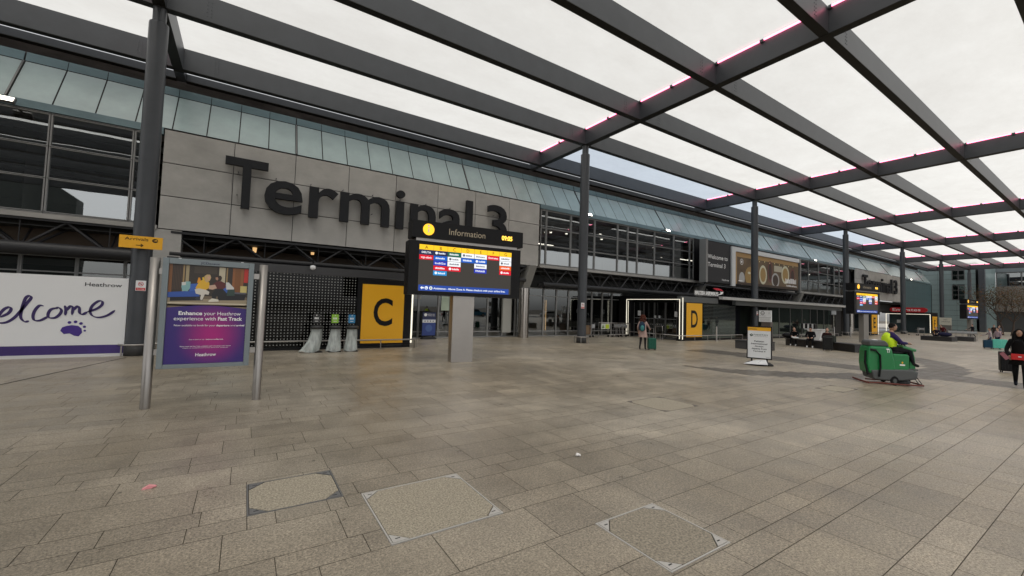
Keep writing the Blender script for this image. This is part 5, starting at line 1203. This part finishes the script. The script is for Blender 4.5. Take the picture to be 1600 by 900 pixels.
# woman with red bag at right edge
wr = dict(STAND); wr.update(knl=(-.09, .16, .5), anl=(-.08, .14, .10), tol=(-.08, .29, .04), knr=(.09, -.02, .5), anr=(.09, -.25, .18), tor=(.09, -.14, .06), elr=(.26, 0, 1.12), wrr=(.20, .2, .95), ell=(-.25, .04, 1.12), wrl=(-.14, .22, .98))
person('woman in black with long dark hair and red handbag at the right edge', (19.12, 2.05, 0), math.radians(97), wr, top=(.008, .008, .009), legs=(.008, .008, .009), shoes=(.006, .007, .014), hair=(.006, .005, .005), hair_style='long', skin='mid', coat=((.006, .006, .007), .70, .05), scale=.98, fat=1.12)
hbg = thing('handbag', 'bright red handbag with a pale clasp carried by the woman in black', 'handbag', (18.84, 2.02, .86), math.radians(97-180))
m = MB(); m.box(-.16, .16, -.05, .05, -.02, .15); m.obj('bag', mat('bag_red', (.55, .012, .012), .35), hbg, bevel=.012)
m = MB(); m.box(-.162, .162, -.056, -.05, .07, .152); m.obj('flap', MATS['bag_red'], hbg); m = MB(); m.box(-.03, .03, -.062, -.056, .06, .085); m.obj('clasp', WHITE, hbg)
m = MB(); m.tube([(-.15, 0, .13), (-.17, .05, .35), (-.1, .12, .52), (.05, .15, .56), (.15, 0, .13)], .008, 6); m.obj('strap', BLACK, hbg)
m = MB(); m.box(-.05, .05, -.012, .012, -.11, .11); o = m.obj('passport_wallet', cmat((.30, .12, .14)), loc=(18.80, 2.30, .93)); o.rotation_euler = (math.radians(10), math.radians(35), math.radians(97)); tag(o, 'pinkish folder held in the hand of the woman in black', 'folder')
suitcase((24.6, 2.95, 0), math.radians(-70), 'black upright suitcase standing behind the woman in black', (.012, .012, .013), .80, .40, .30)
# three seated on the curved bench
sA = dict(SIT); sA.update(chest=(0, .10, .86), neck=(0, .17, .97), head=(0, .22, 1.03), shl=(-.17, .12, .92), shr=(.17, .12, .92))
person('left seated person in black bent forward on the curved bench', (30.3, 12.55, -.03), math.radians(100), sA, top=(.01, .01, .011), legs=(.01, .01, .01), shoes=(.5, .5, .5), hair=(.01, .01, .01), group='people seated on the curved bench')
person('middle seated man in a black jacket with white shoes on the curved bench', (29.75, 11.45, -.03), math.radians(105), SIT, top=(.009, .009, .01), legs=(.01, .01, .01), shoes=(.62, .62, .62), hair=(.012, .01, .01), hair_style='hat', group='people seated on the curved bench', fat=1.12)
person('right seated person in maroon trousers and white trainers behind stacked luggage', (29.05, 10.35, -.03), math.radians(112), SIT, top=(.03, .012, .012), legs=(.12, .035, .03), shoes=(.6, .6, .6), hair=(.012, .01, .01), hair_style='short', group='people seated on the curved bench')
suitcase((28.15, 10.0, 0), math.radians(-70), 'black suitcase standing at the right seated person, before the bench', (.018, .018, .018), .78, .48, .30)
bgm = thing('holdall', 'dark holdall on the left end of the curved bench', 'bag', (30.4, 13.0, .45)); m = MB(); m.ell((0, 0, .17), (.28, .38, .19), cmat((.012, .012, .013)), 14, 8); m.obj('bag', None, bgm); m = MB(); m.tube([(0, -.2, .3), (0, -.1, .44), (0, .1, .44), (0, .2, .3)], .015, 6); m.obj('handle', BLACK, bgm)
m = MB(); m.ell((0, 0, 0), (.10, .2, .06), WHITE, 10, 6); m.ell((0, .15, .03), (.06, .1, .04), WHITE, 8, 5); tag(m.obj('white_cloth', None, loc=(29.5, 12.2, .55)), 'white folded cloth between the left and middle seated people', 'cloth')
m = MB(); m.box(-.2, .2, -.25, .25, 0, .38); m.box(-.03, .03, -.26, .26, .0, .385); tag(m.obj('grey_bag', cmat((.03, .035, .03)), loc=(28.9, 10.15, .46), bevel=.04), 'grey green bag standing on the bench beside the right seated person', 'bag')
# far travellers
person('far traveller in a pale checked shirt with the blue suitcase', (46.0, 6.3, 0), math.radians(20), wk, top=(.40, .33, .35), legs=(.03, .05, .09), shoes=(.05, .05, .05), hair=(.16, .12, .09), scale=.84)
person('far traveller in a pinkish shirt beside the turquoise suitcases', (46.6, 6.0, 0), math.radians(60), STAND, top=(.36, .27, .30), legs=(.025, .03, .06), shoes=(.05, .05, .05), hair=(.08, .05, .04), scale=.86)
suitcase((45.3, 6.32, 0), math.radians(-70), 'dark blue suitcase in the far group', (.015, .05, .09), .62, .44, .26)
suitcase((45.5, 5.93, 0), math.radians(-70), 'left turquoise suitcase in the far group', (.12, .50, .40), .70, .42, .26, group='turquoise suitcases')
suitcase((45.8, 5.68, 0), math.radians(-70), 'right turquoise suitcase in the far group', (.14, .52, .42), .70, .42, .26, group='turquoise suitcases')
person('distant person in a maroon top bending left of the third information screen', (57.5, 10.9, 0), math.radians(70), dict(STAND, chest=(0, .12, 1.28), neck=(0, .2, 1.38), head=(0, .25, 1.44), shl=(-.17, .12, 1.33), shr=(.17, .12, 1.33)), top=(.10, .015, .02), legs=(.02, .02, .02), hair=(.02, .012, .01), scale=.93)
person('distant seated person among dark bags on the far bench', (56.2, 11.1, 0), math.radians(95), SIT, top=(.02, .015, .03), legs=(.02, .02, .03), hair=(.02, .02, .02))
for k_, (x_, y_, l_, c_) in enumerate(((72, 11.2, 'distant dark figure standing below the bare tree, nearest the third screen', (.015, .015, .02)), (74, 9.8, 'distant figure in a dark coat walking below the tree', (.03, .02, .02)), (66, 8.4, 'distant figure in grey behind the turquoise suitcases', (.12, .12, .14)), (50, 5.0, 'distant person in dark clothes standing right of the turquoise suitcases', (.015, .012, .014)))):
    person(l_, (x_, y_, 0), math.radians(40+k_*50), STAND if k_ % 2 else wk, top=c_, legs=(.02, .02, .03), hair=(.02, .015, .01), scale=.92, coat=(c_, .75, .03))
bg2 = thing('luggage_pile', 'heap of dark bags on the far bench block', 'luggage', (56.0, 10.5, .42)); m = MB(); m.ell((0, 0, .2), (.3, .5, .22), cmat((.02, .02, .05)), 10, 7); m.obj('bag', None, bg2); m = MB(); m.ell((.1, .6, .16), (.25, .3, .18), cmat((.03, .03, .03)), 10, 7); m.obj('bag', None, bg2)

# ================================================================== FLOOR SWEEPER
GR = mat('machine_green', (.012, .19, .055), .32, var=.08, vscale=2); DG = mat('machine_grey', (.075, .08, .08), .45); RB = mat('squeegee_red', (.14, .03, .02), .6)
sw = thing('floor_scrubber', 'green and grey ride-on floor scrubber crossing the plaza', 'cleaning machine', (16.1, 4.22, 0), math.radians(-52)); sw.scale = (.68, .8, 1)
def R2(prof, y0, y1, name, m_, par=sw, bev=.03):
    m = MB(); m.prism(prof, y0, y1); return m.obj(name, m_, par, bevel=bev)
R2([(-.84, .30), (-.12, .30), (.10, .42), (.06, .70), (-.02, 1.02), (-.10, 1.10), (-.80, 1.10), (-.86, .95), (-.89, .6)], -.38, .38, 'tank', GR, bev=.06)
R2([(-.80, 1.10), (-.10, 1.10), (-.16, 1.22), (-.26, 1.27), (-.72, 1.27), (-.80, 1.20)], -.34, .34, 'tank_lid', DG, bev=.04)
m = MB(); m.ell((-.5, -.1, 1.275), (.12, .08, .02), WHITE, 12, 6); m.obj('lid_cap', mat('cap_pale', (.35, .36, .36), .4), sw)
R2([(-.02, .34), (.55, .34), (.58, .86), (.52, .90), (.02, .90)], -.34, .34, 'seat_box', GR, bev=.04)
R2([(-.70, .14), (-.35, .12), (.30, .14), (.78, .20), (.84, .42), (.60, .47), (-.30, .44), (-.78, .40)], -.41, .41, 'lower_skirt', DG, bev=.04)
R2([(.62, .40), (.88, .40), (.86, .80), (.80, 1.02), (.66, 1.02), (.70, .78)], -.17, .17, 'steering_column', GR)
m = MB(); m.T = TR(.62, 0, 1.06)@Matrix.Rotation(math.radians(12), 4, 'Y'); m.box(-.22, .26, -.24, .24, -.03, .05); m.obj('control_panel', mat('machine_green_light', (.06, .24, .10), .4), sw, bevel=.03)
m = MB(); m.T = TR(.50, 0, 1.16)@Matrix.Rotation(math.radians(28), 4, 'Y'); m.tube([(.16*math.cos(2*PI*k/18), .16*math.sin(2*PI*k/18), 0) for k in range(18)], .015, 8, closed=True); m.tube([(-.15, 0, 0), (.15, 0, 0)], .012, 6); m.tube([(0, 0, 0), (0, 0, -.12)], .02, 8); m.obj('steering_wheel', BLACK, sw)
m = MB(); m.box(.02, .42, -.22, .22, .90, .96); m.obj('seat', BLACK, sw, bevel=.02)
m = MB(); m.box(.42, .86, -.33, .33, .45, .49); m.obj('footplate', DG, sw)
for y_, r_, x_ in ((-.40, .13, .02), (.40, .13, .02), (-.34, .13, .0), (0, .12, .64)):
    if y_ == -.34: continue
    m = MB(); m.tube([(x_, y_-.04, r_), (x_, y_+.04, r_)], r_, 20); o = m.obj('wheel', BLACK, sw); m = MB(); m.tube([(x_, y_-.046, r_), (x_, y_+.046, r_)], r_*.5, 14); m.obj('rim', DG, o)
m = MB(); m.tube([(-.98, -.62, .05), (-1.02, -.2, .05), (-1.02, .2, .05), (-.98, .62, .05)], .03, 6); m.tube([(-.6, -.46, .05), (.2, -.50, .045), (.95, -.48, .05)], .022, 6); m.tube([(-.6, .46, .05), (.2, .50, .045), (.95, .48, .05)], .022, 6); m.tube([(.95, -.48, .05), (1.0, 0, .05), (.95, .48, .05)], .025, 6)
m.tube([(-.98, -.62, .05), (-.6, -.46, .05)], .022, 6); m.obj('squeegee', RB, sw)
m = MB()
for y_ in (-.3, .3):
    m.bar((.70, y_, .40), (.93, y_*1.4, .08), .025, .025); m.bar((.60, y_, .40), (.83, y_*1.4, .08), .025, .025)
m.lathe([(0, .03), (.30, .03), (.30, .12), (0, .14)], (.42, 0, 0), 20); m.obj('brush_deck', mat('deck_dark', (.03, .03, .03), .6), sw)
m = MB(); m.tube([(-.80, -.40, 1.0), (-.62, -.43, .98), (-.48, -.44, .85), (-.47, -.44, .5), (-.52, -.44, .22)], .035, 8); m.tube([(-.87, -.2, .95), (-.92, -.25, .6), (-.86, -.34, .25)], .045, 8); m.obj('hose', BLACK, sw)
m = MB(); m.T = TR(0, 0, 0); m.text('T7', -.22, .93, .09, -.444, WLET, w=.12, off=.03); m.prism([(-.25, 1.02), (-.13, 1.02), (-.15, 1.045), (-.23, 1.04)], -.446, -.442, WLET); m.v = [Vector((v.x, v.y+.06, v.z)) for v in m.v]; m.obj('decal', None, sw)
m = MB(); m.disc(.33, .66, .03, -.345, YEL); m.flat(.24, .42, .57, .61, -.345, WLET); m.obj('maker_badge', None, sw)
m = MB(); m.box(-.3, .3, -.345, -.341, .72, .724); m.obj('trim_line', DG, sw)
# driver
dr = {k: Vector(v)+Vector((0, 0, .47)) for k, v in SIT.items()}
dr.update(ell=(-.27, .16, 1.20), wrl=(-.12, .36, 1.19), elr=(.27, .16, 1.20), wrr=(.12, .36, 1.19), knl=(-.13, .40, .98), knr=(.13, .40, .98), anl=(-.13, .48, .60), anr=(.13, .48, .60), tol=(-.13, .62, .54), tor=(.13, .62, .54), chest=(0, -.0, 1.36), neck=(0, .03, 1.50), head=(0, .06, 1.57), spine=(0, -.03, 1.16), shl=(-.18, 0, 1.42), shr=(.18, 0, 1.42))
hx = math.radians(-52); dl = Vector((.12, 0)); 
person('driver in a hi-vis yellow vest seated on the green floor scrubber', (16.1+.06*math.cos(hx), 4.22+.06*math.sin(hx), .02), hx-PI/2, dr, top=(.03, .02, .09), legs=(.012, .012, .016), shoes=(.02, .02, .02), skin='mid', hair=(.008, .007, .007), vest=True, scale=1.0, fat=1.22)

# ================================================================== FAR TREE
def tree(loc, label, h=8.5, r=4.2, zc=5.3, n=2600, sd=1):
    random.seed(sd); t = thing('bare_autumn_tree', label, 'tree', loc)
    m = MB(); tips = []
    def limb(p, d, L, rad, lv):
        pts = [p]; q = p
        for i_ in range(3): d = (d+Vector((random.gauss(0, .14), random.gauss(0, .14), random.gauss(.03, .06)))).normalized(); q = q+d*L/3; pts.append(q)
        m.tube(pts, [rad*(1-.22*i_) for i_ in range(4)], 6 if lv < 2 else 4, cap=False)
        tips.append(q); 
        if lv < 3:
            for k_ in range(3 if lv else 5):
                a_ = random.uniform(0, 2*PI); dd_ = (d*.8+Vector((math.cos(a_), math.sin(a_), .25))*.75).normalized(); limb(pts[random.choice((2, 3))], dd_, L*.72, rad*.5, lv+1)
    for k_ in range(2): limb(Vector((.35*k_-.2, .9*k_-.4, 0)), Vector((.03, .12*(k_-.5), 1)), 3.2, .16, 0)
    m.obj('trunk', mat('bark_brown', (.07, .05, .04), .9, var=.3, vscale=4), t)
    lv_ = [mat('leaf_brown', (.105, .065, .03), .8), mat('leaf_olive', (.06, .06, .022), .8), mat('leaf_rust', (.13, .06, .025), .8)]
    c = MB()
    for k_ in range(n):
        b = random.choice(tips); p = b+Vector((random.gauss(0, .75), random.gauss(0, .75), random.gauss(0, .55)))
        if p.z < 2.3: continue
        s_ = random.uniform(.05, .12); a = Vector((random.gauss(0, 1), random.gauss(0, 1), random.gauss(0, 1))).normalized()*s_; b_ = a.cross(Vector((random.gauss(0, 1), random.gauss(0, 1), random.gauss(0, 1)))).normalized()*s_*.7
        c.add([p-a, p+b_, p+a, p-b_], [(0, 1, 2, 3)], lv_[0 if random.random() < .6 else random.choice((1, 2))])
    c.obj('crown', None, t)
tree((97, 11.5, 0), 'brown autumn tree left in front of the far office building', sd=2)
tree((92, 6.5, 0), 'brown autumn tree at the right edge in front of the far office building', sd=5)
